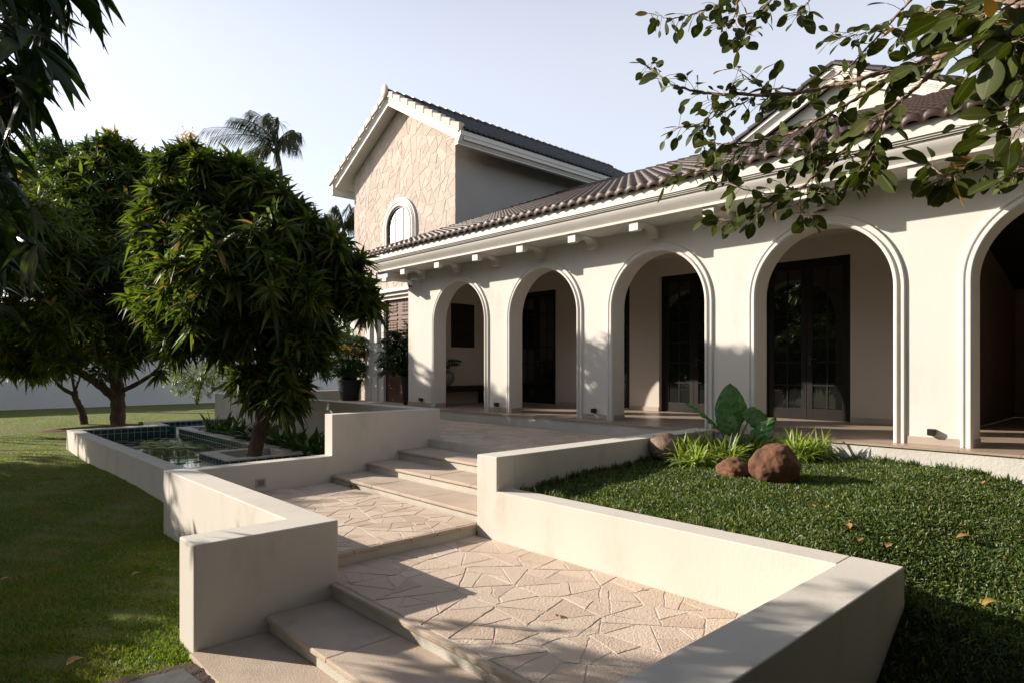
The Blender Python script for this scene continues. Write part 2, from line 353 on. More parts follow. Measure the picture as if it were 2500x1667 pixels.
lv_back = leaf_mat('far_leaf', (.045, .075, .020), (.13, .17, .045), trans=.42)
lv_bush = leaf_mat('bush_leaf', (.055, .085, .022), (.16, .19, .05), trans=.42)
lv_palm = leaf_mat('palm_leaflet', (.018, .025, .008), (.050, .056, .018), trans=.18, odd=(.20, .13, .05), oddp=.07)
lv_rhapis = leaf_mat('lady_palm_leaf', (.018, .042, .014), (.048, .088, .024), trans=.22)
lv_strap = leaf_mat('strap_leaf', (.026, .060, .016), (.070, .120, .030), trans=.28)
lv_spider = leaf_mat('spider_plant_leaf', (.16, .23, .05), (.28, .34, .09), trans=.35, rib=(.42, .44, .22))
lv_aloc = leaf_mat('elephant_ear_leaf', (.055, .150, .040), (.070, .175, .048), rough=.4, trans=.25, rib=(.20, .33, .14, .8))
lv_grassr = leaf_mat('carpet_grass_blade', (.016, .040, .008), (.128, .175, .048), rough=.5, trans=.3, odd=(.30, .25, .11), oddp=.04)
lv_grassl = leaf_mat('lawn_grass_blade', (.062, .118, .014), (.150, .205, .032), patch=(.22, .19, .05, 1.7), rough=.5, trans=.35, odd=(.24, .20, .08), oddp=.08)
lv_dry = leaf_mat('dry_leaf', (.33, .14, .055), (.46, .25, .11), rough=.6, trans=.15)
lv_yel = leaf_mat('yellow_leaf', (.42, .26, .05), (.5, .32, .07), rough=.6, trans=.2)
lv_flower = leaf_mat('mango_blossom', (.34, .17, .08), (.50, .30, .14), trans=.3)
lv_paddk = leaf_mat('old_lily_pad', (.030, .042, .016), (.075, .070, .026), rough=.45, trans=.05)
lv_pad = leaf_mat('lily_pad', (.12, .19, .03), (.26, .32, .055), rough=.3, trans=.1)
lv_white = leaf_mat('lily_petal', (.75, .74, .68), (.82, .8, .74), trans=.3, tcol=(1, 1, 1))
# ---------------------------------------------------------------- crazy paving: cells of a weighted Voronoi diagram
def clip(poly, nx, ny, d):
    out = []
    for i in range(len(poly)):
        a = poly[i]; b = poly[(i + 1) % len(poly)]
        da = a[0] * nx + a[1] * ny - d; db = b[0] * nx + b[1] * ny - d
        if da <= 0: out.append(a)
        if (da < 0 < db) or (db < 0 < da):
            t = da / (da - db); out.append((a[0] + (b[0] - a[0]) * t, a[1] + (b[1] - a[1]) * t))
    return out
def cells(region, size, gap, rnd, jitter=.42, keep=None, minw=.3):
    xs = [p[0] for p in region]; ys = [p[1] for p in region]
    nx = max(1, round((max(xs) - min(xs)) / size)); ny = max(1, round((max(ys) - min(ys)) / size))
    sx = (max(xs) - min(xs)) / nx; sy = (max(ys) - min(ys)) / ny
    P = []
    for i in range(nx):
        for j in range(ny):
            P.append((min(xs) + (i + .5 + (.5 if j % 2 else 0) * .6 + rnd.uniform(-jitter, jitter)) * sx, min(ys) + (j + .5 + rnd.uniform(-jitter, jitter)) * sy,
                      rnd.uniform(-minw, minw) * size * size))
            if rnd.random() < .22: P.append((P[-1][0] + rnd.uniform(-.4, .4) * sx, P[-1][1] + rnd.uniform(-.4, .4) * sy, -.12 * size * size))
    A = np.array(P); out = []
    for i, (x, y, wt) in enumerate(P):
        d2 = (A[:, 0] - x) ** 2 + (A[:, 1] - y) ** 2; poly = list(region)
        for j in np.argsort(d2)[1:22]:
            dx, dy = A[j, 0] - x, A[j, 1] - y; dd = math.hypot(dx, dy)
            if dd < 1e-6: continue
            off = dd / 2 + (wt - A[j, 2]) / (2 * dd) - gap * rnd.uniform(.25, .8)
            poly = clip(poly, dx / dd, dy / dd, (x * dx + y * dy) / dd + off)
            if len(poly) < 3: break
        if len(poly) < 3: continue
        ar = abs(sum(poly[k][0] * poly[(k + 1) % len(poly)][1] - poly[(k + 1) % len(poly)][0] * poly[k][1] for k in range(len(poly)))) / 2
        if ar < .006: continue
        if keep and not keep(x, y, poly): continue
        out.append(poly)
    return out
def area(p): return abs(sum(p[k][0] * p[(k + 1) % len(p)][1] - p[(k + 1) % len(p)][0] * p[k][1] for k in range(len(p)))) / 2
def crack(polys, amax, gap, rnd):
    """break big pieces with random straight chords, as a mason does"""
    out = []; todo = list(polys)
    while todo:
        p = todo.pop(); a = area(p)
        if a < .005: continue
        if a < amax * rnd.uniform(.45, 1.3): out.append(p); continue
        cx = sum(q[0] for q in p) / len(p); cy = sum(q[1] for q in p) / len(p); sx = max(q[0] for q in p) - min(q[0] for q in p); sy = max(q[1] for q in p) - min(q[1] for q in p)
        pa, pb = max(((u, v) for u in p for v in p), key=lambda w: (w[0][0] - w[1][0]) ** 2 + (w[0][1] - w[1][1]) ** 2); th = math.atan2(pb[1] - pa[1], pb[0] - pa[0]) + rnd.gauss(0, .38); nx, ny = math.cos(th), math.sin(th); d = (cx + rnd.uniform(-.16, .16) * sx) * nx + (cy + rnd.uniform(-.16, .16) * sy) * ny; g = gap * rnd.uniform(.3, 1.0)
        for q in (clip(p, nx, ny, d - g / 2), clip(p, -nx, -ny, -d - g / 2)):
            if len(q) > 2: todo.append(q)
    return out
def stones(mb, polys, to3, h, rnd, mi=0, edge=.008, rough=.012):
    for poly in polys:
        ring = []; n = len(poly)
        for i in range(n):
            a = poly[i]; b = poly[(i + 1) % n]; l = math.hypot(b[0] - a[0], b[1] - a[1]); k = 1 if l < .08 else (3 if l < .3 else 5)
            for q in range(k):
                t = q / k; e = 0 if q == 0 else rnd.uniform(-rough, rough * .5)
                nx, ny = (b[1] - a[1]) / max(l, 1e-6), -(b[0] - a[0]) / max(l, 1e-6)
                ring.append((a[0] + (b[0] - a[0]) * t + nx * e, a[1] + (b[1] - a[1]) * t + ny * e))
        cx = sum(p[0] for p in ring) / len(ring); cy = sum(p[1] for p in ring) / len(ring); m = len(ring)
        hh = h * rnd.uniform(.75, 1.1); tx, ty = rnd.uniform(-.01, .01), rnd.uniform(-.01, .01)
        vs = [to3(p[0], p[1], 0) for p in ring]
        for f, z in ((.0, .7), (1.0, 1.0)):
            for p in ring:
                d = math.hypot(p[0] - cx, p[1] - cy); s_ = 1 - min(.3, edge * f / max(d, 1e-3))
                q = (cx + (p[0] - cx) * s_, cy + (p[1] - cy) * s_)
                vs.append(to3(q[0], q[1], hh * z + (q[0] - cx) * tx + (q[1] - cy) * ty))
        fs = [tuple(range(2 * m, 3 * m))]
        for r in (0, 1):
            for i in range(m):
                j = (i + 1) % m; fs.append((r * m + i, r * m + j, (r + 1) * m + j, (r + 1) * m + i))
        mb.add(vs, fs, mi)
def rect(x0, x1, y0, y1): return [(x0, y0), (x1, y0), (x1, y1), (x0, y1)]
def paving(name, rects, z, size, seed):
    rnd = random.Random(seed); mb = MB()
    for (x0, x1, y0, y1) in rects:
        mb.box(x0, x1, y0, y1, z - .10, z - .0048, 1)
        stones(mb, crack(cells(rect(x0 + .006, x1 - .006, y0 + .006, y1 - .006), size * 1.9, .012, rnd, jitter=.5, minw=.5), size * size * 1.4, .0115, rnd), lambda a, b, c: (a, b, z - .0075 + c), .0070, rnd, 0, .004, .008)
    return tag(mb.build(name, [stone, mortar], loc=(rects[0][0], rects[0][2], z)), kind='structure')
paving('terrace_paving', [(6.545, 9.249, 5.575, 9.098), (6.785, 9.249, 9.10, 14.27), (6.785, 12.46, 14.285, 18.46), (7.71, 12.46, 18.465, 22.3)], TER, .28, 3)
paving('middle_landing_paving', [(2.765, 4.71, 5.60, 9.098)], MID, .25, 5)
paving('lower_landing_paving', [(2.735, 4.664, 1.719, 5.585)], LAND, .27, 9)
# ---------------------------------------------------------------- steps
def flight(name, label, rows, y0, y1, y1s=None):
    """rows of (front x, back x, tread z, base z)"""
    t = thing(name, label, 'steps', (rows[0][0], (y0 + y1) / 2, rows[0][3]))
    for i, (xa, xb, z, zb) in enumerate(rows):
        if xb is not None:
            m = MB(); ns = 3 + i % 2
            for q in range(ns): m.box(xa - .03 + .002 * (q % 2), xb, y0 + (y1 - y0) * q / ns + .0018, y0 + (y1 - y0) * (q + 1) / ns - .0018, z - .042, z - .0015 * (q % 2))
            m.build('tread', tread, t, bevel=.010)
        MB().box(xa, xa + .10, y0 + .002, y1 - .002, zb - .02, z - (.043 if xb is not None else .012)).build('riser', riser, t)
    return t
flight('upper_steps', 'flight of four wide beige stone steps with white risers up to the terrace',
       [(4.74, 5.33, -1.648, MID), (5.33, 5.93, -1.515, -1.648), (5.93, 6.54, -1.372, -1.515), (6.52, None, TER, -1.372)], 5.575, 9.098)
lo = flight('lower_steps', 'wide shaded stone steps in the foreground below the lowest paved landing',
       [(1.56, 2.135, ST3, -2.29), (2.135, 2.705, ST2, ST3), (2.705, None, LAND, ST2)], 1.0, 5.197)
e = MB(); e.box(2.68, 2.734, 1.0, 5.197, LAND - .05, LAND - .002); e.build('nosing', tread, lo, bevel=.012)
sg = thing('single_step', 'single long step edge between the two paved landings', 'step', (3.7, 5.59, LAND))
MB().box(2.765, 4.664, 5.585, 5.66, LAND - .02, MID - .045).build('riser', riser, sg)
e = MB(); xs = [2.765, 3.12, 3.42, 3.78, 4.11, 4.41, 4.664]
for a, b in zip(xs[:-1], xs[1:]): e.box(a + .002, b - .002, 5.562 + random.uniform(0, .008), 5.60, MID - .044, MID - .001 + random.uniform(-.004, .001))
e.build('nosing', tread, sg, bevel=.008)
# ---------------------------------------------------------------- garden walls
def P2(pts, z): return [(x, y, z) for x, y in pts]
m = MB(); m.prism(P2([(1.565, 5.2), (2.76, 5.2), (2.76, 9.098), (2.44, 9.098), (2.44, 5.56), (1.565, 5.56)], -2.6), (0, 0, 2.6 + COPE + .012))
tag(m.build('garden_wall', plaster, bevel=.012, loc=(2, 5.4, -2.2)), 'low cream Z-shaped parapet wall beside the foreground steps on the left', 'wall')
m = MB(); m.prism([(2.44, 9.1, -2.6), (4.73, 9.1, -2.6), (4.73, 9.1, -2.6), (6.78, 9.1, -2.6), (6.78, 9.1, -.727), (4.73, 9.1, -.727), (4.73, 9.1, COPE), (2.44, 9.1, COPE)][0:2] + [(6.78, 9.1, -2.6), (6.78, 9.1, -.727), (4.73, 9.1, -.727), (4.73, 9.1, COPE), (2.44, 9.1, COPE)], (0, .25, 0))
m.prism(P2([(6.50, 9.351), (6.78, 9.351), (6.78, 18.72), (6.50, 18.72)], -2.6), (0, 0, 2.6 - .7275)); m.box(6.781, 7.70, 18.47, 18.72, -2.6, -.728)
tag(m.build('stepped_wall', plaster, bevel=.010, loc=(5, 9.2, -2.2)), 'cream wall rising in one tall step beside the upper flight and running back behind the pond', 'wall')
m = MB(); m.prism([(4.667, 1.717, -2.6), (4.667, 5.573, -2.6), (4.667, 5.573, -.98), (4.667, 5.238, -.98), (4.667, 5.238, COPE + .006), (4.667, 1.717, COPE + .006)], (.27, 0, 0))
m.box(-.6, 4.937, 1.375, 1.716, -2.6, COPE + .006); m.box(4.938, 9.248, 5.24, 5.572, -2.6, -.9805)
tag(m.build('retaining_wall', plaster, bevel=.009, loc=(4.8, 3, -2.2)), 'low sunlit cream retaining wall round the raised lawn, with a higher arm along the terrace', 'wall')
m = MB(); m.box(7.45, 12.0, 22.31, 22.55, -2.4, -.88); m.box(7.45, 7.70, 18.725, 22.309, -2.4, -.885)
tag(m.build('end_wall', plaster, bevel=.01, loc=(8, 22.4, -2.2)), 'short cream wall closing the far end of the terrace behind the black pot', 'wall')
m = MB(); m.box(-40, 40, 41, 41.25, -2.6, .74); m.box(-40, 40, 40.97, 41.28, .742, .80)
tag(m.build('boundary_wall', bound_pl, loc=(0, 41, -2.2)), 'long stained white boundary wall at the far end of the lawn', 'wall')
# recessed step light, wall stain ring, lamp post
t = thing('recessed_light', 'small square recessed step light in the low wall above the middle landing', 'light', (3.63, 9.1, -1.62))
m = MB()
for (a, b, c, d) in ((3.555, 3.70, -1.60, -1.575), (3.555, 3.70, -1.705, -1.68), (3.555, 3.58, -1.68, -1.60), (3.675, 3.70, -1.68, -1.60)): m.box(a, b, 9.092, 9.0995, c, d)
m.build('frame', mat('grey_frame', (.42, .38, .34), rough=.6), t)
MB().box(3.58, 3.675, 9.096, 9.0995, -1.68, -1.60).build('lens', mat('grey_lens', (.2, .18, .165), rough=.3), t)
# ---------------------------------------------------------------- the villa
house = thing('villa', 'cream villa with arched veranda, brown tiled roof and stone clad gable tower', 'house', (9.6, 6.0, -1.4))
ARC = [12.13, 9.34, 6.545, 3.755, .965, -1.83]; R0, SPR, XA, XB_ = .955, 1.075, 9.6, 9.93
ZT = 2.75
def arch_z(y):
    for c in ARC:
        if abs(y - c) < R0 - 1e-9: return SPR + math.sqrt(max(0, R0 * R0 - (y - c) ** 2))
    return None
ys = []
segs = [(14.28, None)]
m = MB()
Y1, Y0 = 14.28, -3.4
edges = []
for c in ARC: edges += [c + R0, c - R0]
piers = []; last = Y1
for c in ARC: piers.append((c + R0, last)); last = c - R0
piers.append((Y0, last))
for a, b in piers: m.box(XA, XB_, a, b, -1.3, ZT)
for c in ARC:
    n = 40; pts = [(c - R0 * math.cos(PI * i / n), SPR + R0 * math.sin(PI * i / n)) for i in range(n + 1)]
    vs = []; fs = []
    for (y, z) in pts: vs += [(XA, y, z), (XA, y, ZT), (XB_, y, z), (XB_, y, ZT)]
    for i in range(n):
        k = 4 * i; fs += [(k, k + 4, k + 5, k + 1), (k + 2, k + 3, k + 7, k + 6), (k, k + 2, k + 6, k + 4)]
    m.add(vs, fs)
m.build('arcade_wall', house_pl, house)
prof = [(0, 0), (0, .030), (.022, .050), (.046, .050), (.058, .030), (.064, .022), (.092, .022), (.100, .036), (.126, .036), (.138, .022), (.142, 0)]
def moulding(c):
    rings = []
    def ring(y0, z0, dy, dz): return [(XA - p, y0 + dy * r, z0 + dz * r) for r, p in prof]
    rings.append(ring(c + R0, FLOOR, 1, 0)); rings.append(ring(c + R0, SPR - .001, 1, 0))
    for i in range(41):
        a = PI * i / 40; rings.append(ring(c + R0 * math.cos(a), SPR + R0 * math.sin(a), math.cos(a), math.sin(a)))
    rings.append(ring(c - R0, SPR - .001, -1, 0)); rings.append(ring(c - R0, FLOOR, -1, 0))
    MB().sweep(rings).build('arch_moulding', trim, house, smooth='auto')
for c in ARC: moulding(c)
# skirting on the piers
def sk(*a): MB().box(*a).build('skirting', skirt, house, bevel=.003)
for a, b in piers:
    if b - a > .3: sk(XA - .012, XA, a + .145, b - (.145 if b < 14 else -.012), FLOOR, FLOOR + .10)
    sk(XA + .004, XB_, a - .012, a, FLOOR, FLOOR + .10)
    if b < 14: sk(XA + .004, XB_, b, b + .012, FLOOR, FLOOR + .10)
# plinth, floor, end wall, ceiling
m = MB(); m.box(9.25, 12.4, Y0, 14.279, -1.75, FLOOR - .028); m.build('plinth', rough_pl, house)
m = MB()
yy = Y0
while yy < 14.25:
    y2 = min(yy + .6, 14.282)
    for xa, xb in ((9.225, 9.62), (9.622, 10.22), (10.222, 10.82), (10.822, 11.42), (11.422, 12.02), (12.022, 12.56)): m.box(xa, xb - .0, yy, y2 - .004, FLOOR - .027, FLOOR)
    yy = y2
    if y2 > 14.28: break
m.build('floor', floor_t, house)
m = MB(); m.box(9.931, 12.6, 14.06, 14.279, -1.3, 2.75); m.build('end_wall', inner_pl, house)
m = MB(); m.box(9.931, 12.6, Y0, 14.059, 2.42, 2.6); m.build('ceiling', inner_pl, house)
m = MB(); m.box(8.96, 9.599, Y0, 14.8, 2.452, 2.55); m.build('soffit', trim, house)
# inner wall with four glazed doors
DOORS = [(12.41, 1.64), (10.03, 1.64), (7.57, 1.64), (5.145, 1.64)]; DT = 2.045
m = MB(); last = 14.059
for c, wd in DOORS:
    m.box(12.4, 12.62, c + wd / 2, last, FLOOR, 2.42); m.box(12.4, 12.62, c - wd / 2, c + wd / 2, DT, 2.42); last = c - wd / 2
m.box(12.4, 12.62, 2.55, last, FLOOR, 2.42)
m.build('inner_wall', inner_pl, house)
last = 14.05
for c, wd in DOORS: sk(12.385, 12.4, c + wd / 2 + .002, last, FLOOR + .001, FLOOR + .10); last = c - wd / 2 - .002
sk(12.385, 12.4, 2.56, last, FLOOR + .001, FLOOR + .10)
def make_door(c, wd):
    H = DT - FLOOR; x = 12.50
    d = MB(); d.box(x, x + .09, -wd / 2, -wd / 2 + .07, 0, H); d.box(x, x + .09, wd / 2 - .07, wd / 2, 0, H); d.box(x, x + .09, -wd / 2 + .07, wd / 2 - .07, H - .07, H)
    sh = lambda mb: [tuple((v[0], v[1] + c, v[2] + FLOOR)) for v in mb.v]
    def fin(mb, name, mm, par, **k):
        mb.v = sh(mb); return mb.build(name, mm, par, **k)
    fr = fin(d, 'door', black, house, bevel=.006)
    for s in (-1, 1):
        y0, y1 = (0.003, wd / 2 - .073) if s > 0 else (-wd / 2 + .073, -.003)
        l = MB(); xa, xb = x + .012, x + .062; st = .105
        l.box(xa, xb, y0, y0 + st, .012, H - .075); l.box(xa, xb, y1 - st, y1, .012, H - .075)
        l.box(xa, xb, y0 + st, y1 - st, .012, .21); l.box(xa, xb, y0 + st, y1 - st, H - .075 - st, H - .075)
        g0, g1, z0, z1 = y0 + st, y1 - st, .21, H - .075 - st
        ym = (g0 + g1) / 2; l.box(xa + .008, xb - .008, ym - .014, ym + .014, z0, z1)
        for k in range(1, 6):
            z = z0 + (z1 - z0) * k / 6; l.box(xa + .008, xb - .008, g0, ym - .014, z - .014, z + .014); l.box(xa + .008, xb - .008, ym + .014, g1, z - .014, z + .014)
        fin(l, 'leaf', black, fr, bevel=.004)
        p = MB(); p.box(xa + .02, xa + .028, g0 - .01, g1 + .01, z0 - .01, z1 + .01); fin(p, 'pane', glass, fr)
    h = MB(); h.box(x - .008, x + .012, -.085, -.045, 1.02, 1.22); h.tube([(x - .01, -.065, 1.15), (x - .05, -.065, 1.15), (x - .05, -.20, 1.15)], .010, 8)
    fin(h, 'handle', blackm, fr)
    h = MB(); h.lathe((0, 0, 0), [(.013, 0), (.013, .006)], 12); h.v = [(x - .010 - v[2], v[0] - .065, v[1] + 1.06) for v in h.v]; h.v = [(v[0], v[1], v[2]) for v in h.v]
    fin(h, 'lock', steel, fr)
for c, wd in DOORS: make_door(c, wd)
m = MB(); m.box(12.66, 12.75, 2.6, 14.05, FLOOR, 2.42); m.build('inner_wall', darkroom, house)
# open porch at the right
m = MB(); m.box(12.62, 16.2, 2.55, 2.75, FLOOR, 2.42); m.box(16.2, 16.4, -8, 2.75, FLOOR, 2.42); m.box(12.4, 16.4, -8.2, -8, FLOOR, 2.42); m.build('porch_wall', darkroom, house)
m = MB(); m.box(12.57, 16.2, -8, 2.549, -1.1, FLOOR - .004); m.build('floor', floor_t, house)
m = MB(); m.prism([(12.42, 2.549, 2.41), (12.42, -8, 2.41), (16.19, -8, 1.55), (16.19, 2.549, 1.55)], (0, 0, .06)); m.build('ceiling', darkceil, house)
# cornice along the eave
CP = [(8.96, 2.452), (8.885, 2.452), (8.882, 2.492), (8.955, 2.500), (8.955, 2.520), (8.935, 2.527), (8.905, 2.55), (8.87, 2.595), (8.835, 2.64), (8.825, 2.68), (8.825, 2.692), (8.795, 2.694), (8.795, 2.712),
      (8.775, 2.714), (8.772, 2.735), (8.752, 2.738), (8.752, 2.905), (9.1, 2.905), (9.1, 2.56), (8.96, 2.54)]
MB().sweep([[(x, y, z) for x, z in CP] for y in (Y0, 14.8)]).build('cornice', trim, house, smooth='auto')
m = MB()   # return of the cornice round the end of the arcade
RP = [(14.8, 2.30), (14.86, 2.30), (14.87, 2.335), (14.83, 2.34), (14.84, 2.36), (14.91, 2.42), (14.94, 2.45), (14.80, 2.45)]
MB().sweep([[(x, y, z) for y, z in RP] for x in (8.93, 12.49)]).build('cornice', trim, house, smooth='auto')
m = MB(); m.box(8.96, 12.49, 14.281, 14.8, 2.30, 2.452); m.build('soffit', trim, house)
def bracket(yc):
    w2 = .092; pr = [(8.928, 2.451), (8.928, 2.295), (9.03, 2.295)]
    for i in range(0, 9):
        a = PI * i / 8; pr.append((9.26 - .22 * math.cos(a), 2.30 + .13 * math.sin(a)))
    pr += [(9.50, 2.27), (9.48, 2.27), (9.48, 2.235), (9.599, 2.235), (9.599, 2.451)]
    MB().prism([(x, yc - w2, z) for x, z in pr], (0, 2 * w2, 0)).build('bracket', trim, house, bevel=.004)
for k in range(12): bracket(13.80 - .25 * (k == 0) + (0 if k == 0 else .13) - 1.395 * k if k < 1 else 12.13 - 1.395 * (k - 1) + .09 * 0)
MB().box(8.93, 9.1, 14.30, 14.50, 2.20, 2.2995).build('bracket', trim, house, bevel=.004)
# tiled roofs
def wave(t): return abs(math.sin(PI * t)) ** .75
def tile_roof(name, O, u, v, n, along, slope, tw, ex, A, mats, parent, ks=7):
    O, u, v, n = (np.array(x, float) for x in (O, u, v, n)); nt_ = int(round(along / tw)); nr = int(math.ceil(slope / ex))
    t = np.arange(nt_ * ks + 1) / ks; h = np.array([wave(x % 1.0) for x in t]) * A; V = []; Q = []
    for j in range(nr):
        s0 = j * ex - .02; s1 = min((j + 1) * ex + .03, slope)
        jit = RNG.normal(0, .004, nt_ + 1)[np.minimum(t.astype(int), nt_)]
        for (s, lift, dh) in ((s0 + .004, .010, -.040), (s0, .060, 0.0), (s0 + .03, .064, 0), (s1, .002, 0.0)):
            V.append(O + u * (t * tw)[:, None] + v * (s + jit * (s < s1))[:, None] + n * (h + lift + dh)[:, None])
        b = len(V) - 4; m_ = len(t)
        for r in range(3):
            a = (b + r) * m_ + np.arange(m_ - 1); Q.append(np.stack([a, a + 1, a + 1 + m_, a + m_], 1))
    return np_mesh(name, np.concatenate(V), np.concatenate(Q), mats, parent, smooth=False)
def caps(a, b, up, r, mats, parent, seg=.34, name='ridge_tile'):
    a, b, up = Vector(a), Vector(b), Vector(up).normalized(); L_ = (b - a).length; t = (b - a) / L_; n = max(1, int(L_ / seg)); side = t.cross(up).normalized(); mb = MB()
    for i in range(n):
        rings = []
        for (s, rr, lift) in ((i * L_ / n - .03, r * 1.08, .02), ((i + 1) * L_ / n, r * .93, 0.0)):
            p = a + t * s + up * lift
            rings.append([p + side * (rr * math.cos(PI * q / 8)) + up * (rr * .8 * math.sin(PI * q / 8)) for q in range(9)] + [p - up * .03 - side * rr * .9, p - up * .03 + side * rr * .9])
        mb.sweep(rings)
    return mb.build(name, mats, parent, smooth='auto')
XE, ZE, XRD, ZRD = 8.70, 2.885, 16.0, 5.75
sl_ = math.hypot(XRD - XE, ZRD - ZE); vx = ((XRD - XE) / sl_, 0, (ZRD - ZE) / sl_); nx_ = (-vx[2], 0, vx[0])
m = MB(); m.prism([(XE + .06, Y0, ZE - .005), (XRD, Y0, ZRD - .02), (XRD, 14.8, ZRD - .02), (XE + .06, 14.8, ZE - .005)], (0, 0, -.06)); m.build('roof_deck', trim, house)
tile_roof('roof', (XE, 14.86, ZE), (0, -1, 0), vx, nx_, 14.86 - Y0, sl_, .214, .31, .062, tile_br, house)
caps((XE, 14.84, ZE + .03), (XRD, 14.84, ZRD + .04), nx_, .10, cap_dk, house, .36)
caps((XRD, 14.84, ZRD + .03), (XRD, Y0, ZRD + .03), (0, 0, 1), .13, cap_dk, house, .36)
m = MB(); m.prism([(XRD, Y0, ZRD - .1), (XRD, 14.8, ZRD - .1), (24, 14.8, ZRD - 1.6), (24, Y0, ZRD - 1.6)], (0, 0, .06)); m.build('roof_deck', tile_dk, house)
m = MB(); m.box(12.75, 24, 14.1, 15.9, -1.3, 2.75); m.build('rear_wall', grey_pl, house)
# white gable above the roof
GX = 15.72; ga, gz, hs = 5.85, 7.02, .50
m = MB(); m.prism([(16.04, ga + 4.2, gz - .3 - hs * 4.2), (16.04, ga, gz - .3), (16.04, ga - 4.2, gz - .3 - hs * 4.2)], (9, 0, 0)); m.build('gable_wall', trim, house)
def rake(x0, ya, za, yb, zb, mats, parent, name='rake_board'):
    """moulded rake board in the plane x = x0 from the apex (ya, za) to (yb, zb), thickness into +X"""
    L_ = math.hypot(yb - ya, zb - za); ty, tz = (yb - ya) / L_, (zb - za) / L_
    ny, nz = (-tz, ty) if ty > 0 else (tz, -ty)     # upward
    pr = [(0, 0), (0, -.08), (.03, -.085), (.03, -.11), (.05, -.12), (.085, -.20), (.09, -.24), (.07, -.245), (.07, -.30), (.16, -.30), (.16, 0)]
    rings = []
    for end in (0, 1):
        y, z = (ya, za) if not end else (yb, zb); ring = []
        for (dx, d) in pr:
            if not end: ring.append((x0 + dx, y, z + d / nz))
            else: ring.append((x0 + dx, y + ny * d, z + nz * d))
        rings.append(ring)
    MB().sweep(rings).build(name, mats, parent, smooth='auto')
for s in (1, -1):
    rake(GX, ga, gz, ga + s * 4.4, gz - hs * 4.4, trim, house)
    caps((GX + .06, ga + s * 4.4, gz - hs * 4.4 + .05), (GX + .06, ga, gz + .05), (0, s * hs, 1), .12, cap_dk, house, .36)
    m = MB(); m.prism([(GX + .1, ga, gz - .02), (GX + .1, ga + s * 4.4, gz - .02 - hs * 4.4), (25, ga + s * 4.4, gz - .02 - hs * 4.4), (25, ga, gz - .02)], (0, 0, .05)); m.build('roof_deck', cap_dk, house)
# ---------------------------------------------------------------- stone tower
XT, TYa, TYb, TAP = 12.5, 16.0, 22.25, 19.13
TS = .56; ez = 7.07; ez0 = 15.05; RZ = ez + TS * (TAP - ez0)       # eave line and ridge
def roof_z(y): return RZ - TS * abs(y - TAP)
pent = [(TYa, -1.4), (TYb, -1.4), (TYb, roof_z(TYb) - .35), (TAP, roof_z(TAP) - .35), (TYa, roof_z(TYa) - .35)]
m = MB(); m.prism([(XT + .03, y, z) for y, z in pent], (12, 0, 0)); m.build('tower_wall', grey_pl, house)
rnd = random.Random(21); m = MB()
reg = [(TYa - .02, 2.2), (TYb + .02, 2.2), (TYb + .02, pent[2][1]), (TAP, pent[3][1]), (TYa - .02, pent[4][1])]
stones(m, crack(cells(reg, .62, .012, rnd, jitter=.5, minw=.5), .16, .013, rnd), lambda a, b, c: (XT + .005 - c, a, b), .0125, rnd, 0, .007, .013)
for (a, b) in ((20.90, TYb + .02), (TYa, 17.36)):
    stones(m, crack(cells(rect(a, b, -1.3, 2.19), .62, .012, rnd, jitter=.5, minw=.5), .16, .013, rnd), lambda a, b, c: (XT + .005 - c, a, b), .0125, rnd, 0, .007, .013)
m.prism([(XT + .001, y, z) for y, z in [(TYa - .005, -1.4), (TYb + .005, -1.4), (TYb + .005, pent[2][1]), (TAP, pent[3][1]), (TYa - .005, pent[4][1])]], (.027, 0, 0), 1)
m.build('stone_cladding', [clad, grout], house)
# tower roof
XR = 11.95
for s in (1, -1):
    ye = ez0 if s < 0 else 2 * TAP - ez0
    L_ = math.hypot(TAP - ez0, RZ - ez)
    v = (0, (TAP - ye) / L_, (RZ - ez) / L_); n = (0, -v[2] if s < 0 else v[2], abs(v[1]))
    if s < 0: tile_roof('tower_roof', (XR + .1, ye - .06, ez - .0), (1, 0, 0), v, n, 12.3, L_ - .06, .214, .36, .045, tile_dk, house)
    else: tile_roof('tower_roof', (XR + .1, ye + .06, ez - .0), (1, 0, 0), v, n, 12.3, L_ - .06, .214, .36, .045, tile_dk, house, 4)
    rake(XR, TAP, RZ - .02, ye, ez - .02, trim, house)
    m = MB(); m.prism([(XR + .15, TAP, RZ - .06), (XR + .15, ye, ez - .06), (24.3, ye, ez - .06), (24.3, TAP, RZ - .06)], (0, 0, -.22)); m.build('soffit', trim, house)
    # cornice under the long eaves
    q = 1 if s < 0 else -1
    CPt = [(0, -.42), (-.03, -.42), (-.03, -.385), (0, -.38), (0, -.365), (-.02, -.36), (-.07, -.29), (-.10, -.21), (-.11, -.19), (-.135, -.19), (-.135, -.165), (-.155, -.16), (-.155, -.02), (.12, -.02), (.12, -.42)]
    MB().sweep([[(x, ye + q * (.13 + dy), ez + dz) for dy, dz in CPt] for x in (XR, 24.3)]).build('cornice', trim, house, smooth='auto')
    # pale verge tiles stepping up the rake
    mb = MB(); nseg = 9
    for i in range(nseg):
        t0, t1 = i / nseg, (i + .93) / nseg
        def pt(t, h_, x): 
            y = ye + (TAP - ye) * min(t, 1.0); return (x, y, ez + (RZ - ez) * min(t, 1.0) + h_)
        a0, a1 = .175, .10
        ring = lambda t, h_: [pt(t, -.07 + (h_ - .12) * .6, XR - .045), pt(t, h_, XR - .045), pt(t, h_ + .03, XR - .01), pt(t, h_ + .03, XR + .16), pt(t, -.02, XR + .16)]
        mb.sweep([ring(t0, a0), ring(t1, a1)])
    mb.build('verge_tile', tile_pale, house, bevel=.012)
caps((XR - .03, TAP, RZ + .05), (24.3, TAP, RZ + .05), (0, 0, 1), .17, tile_dk, house, .36)
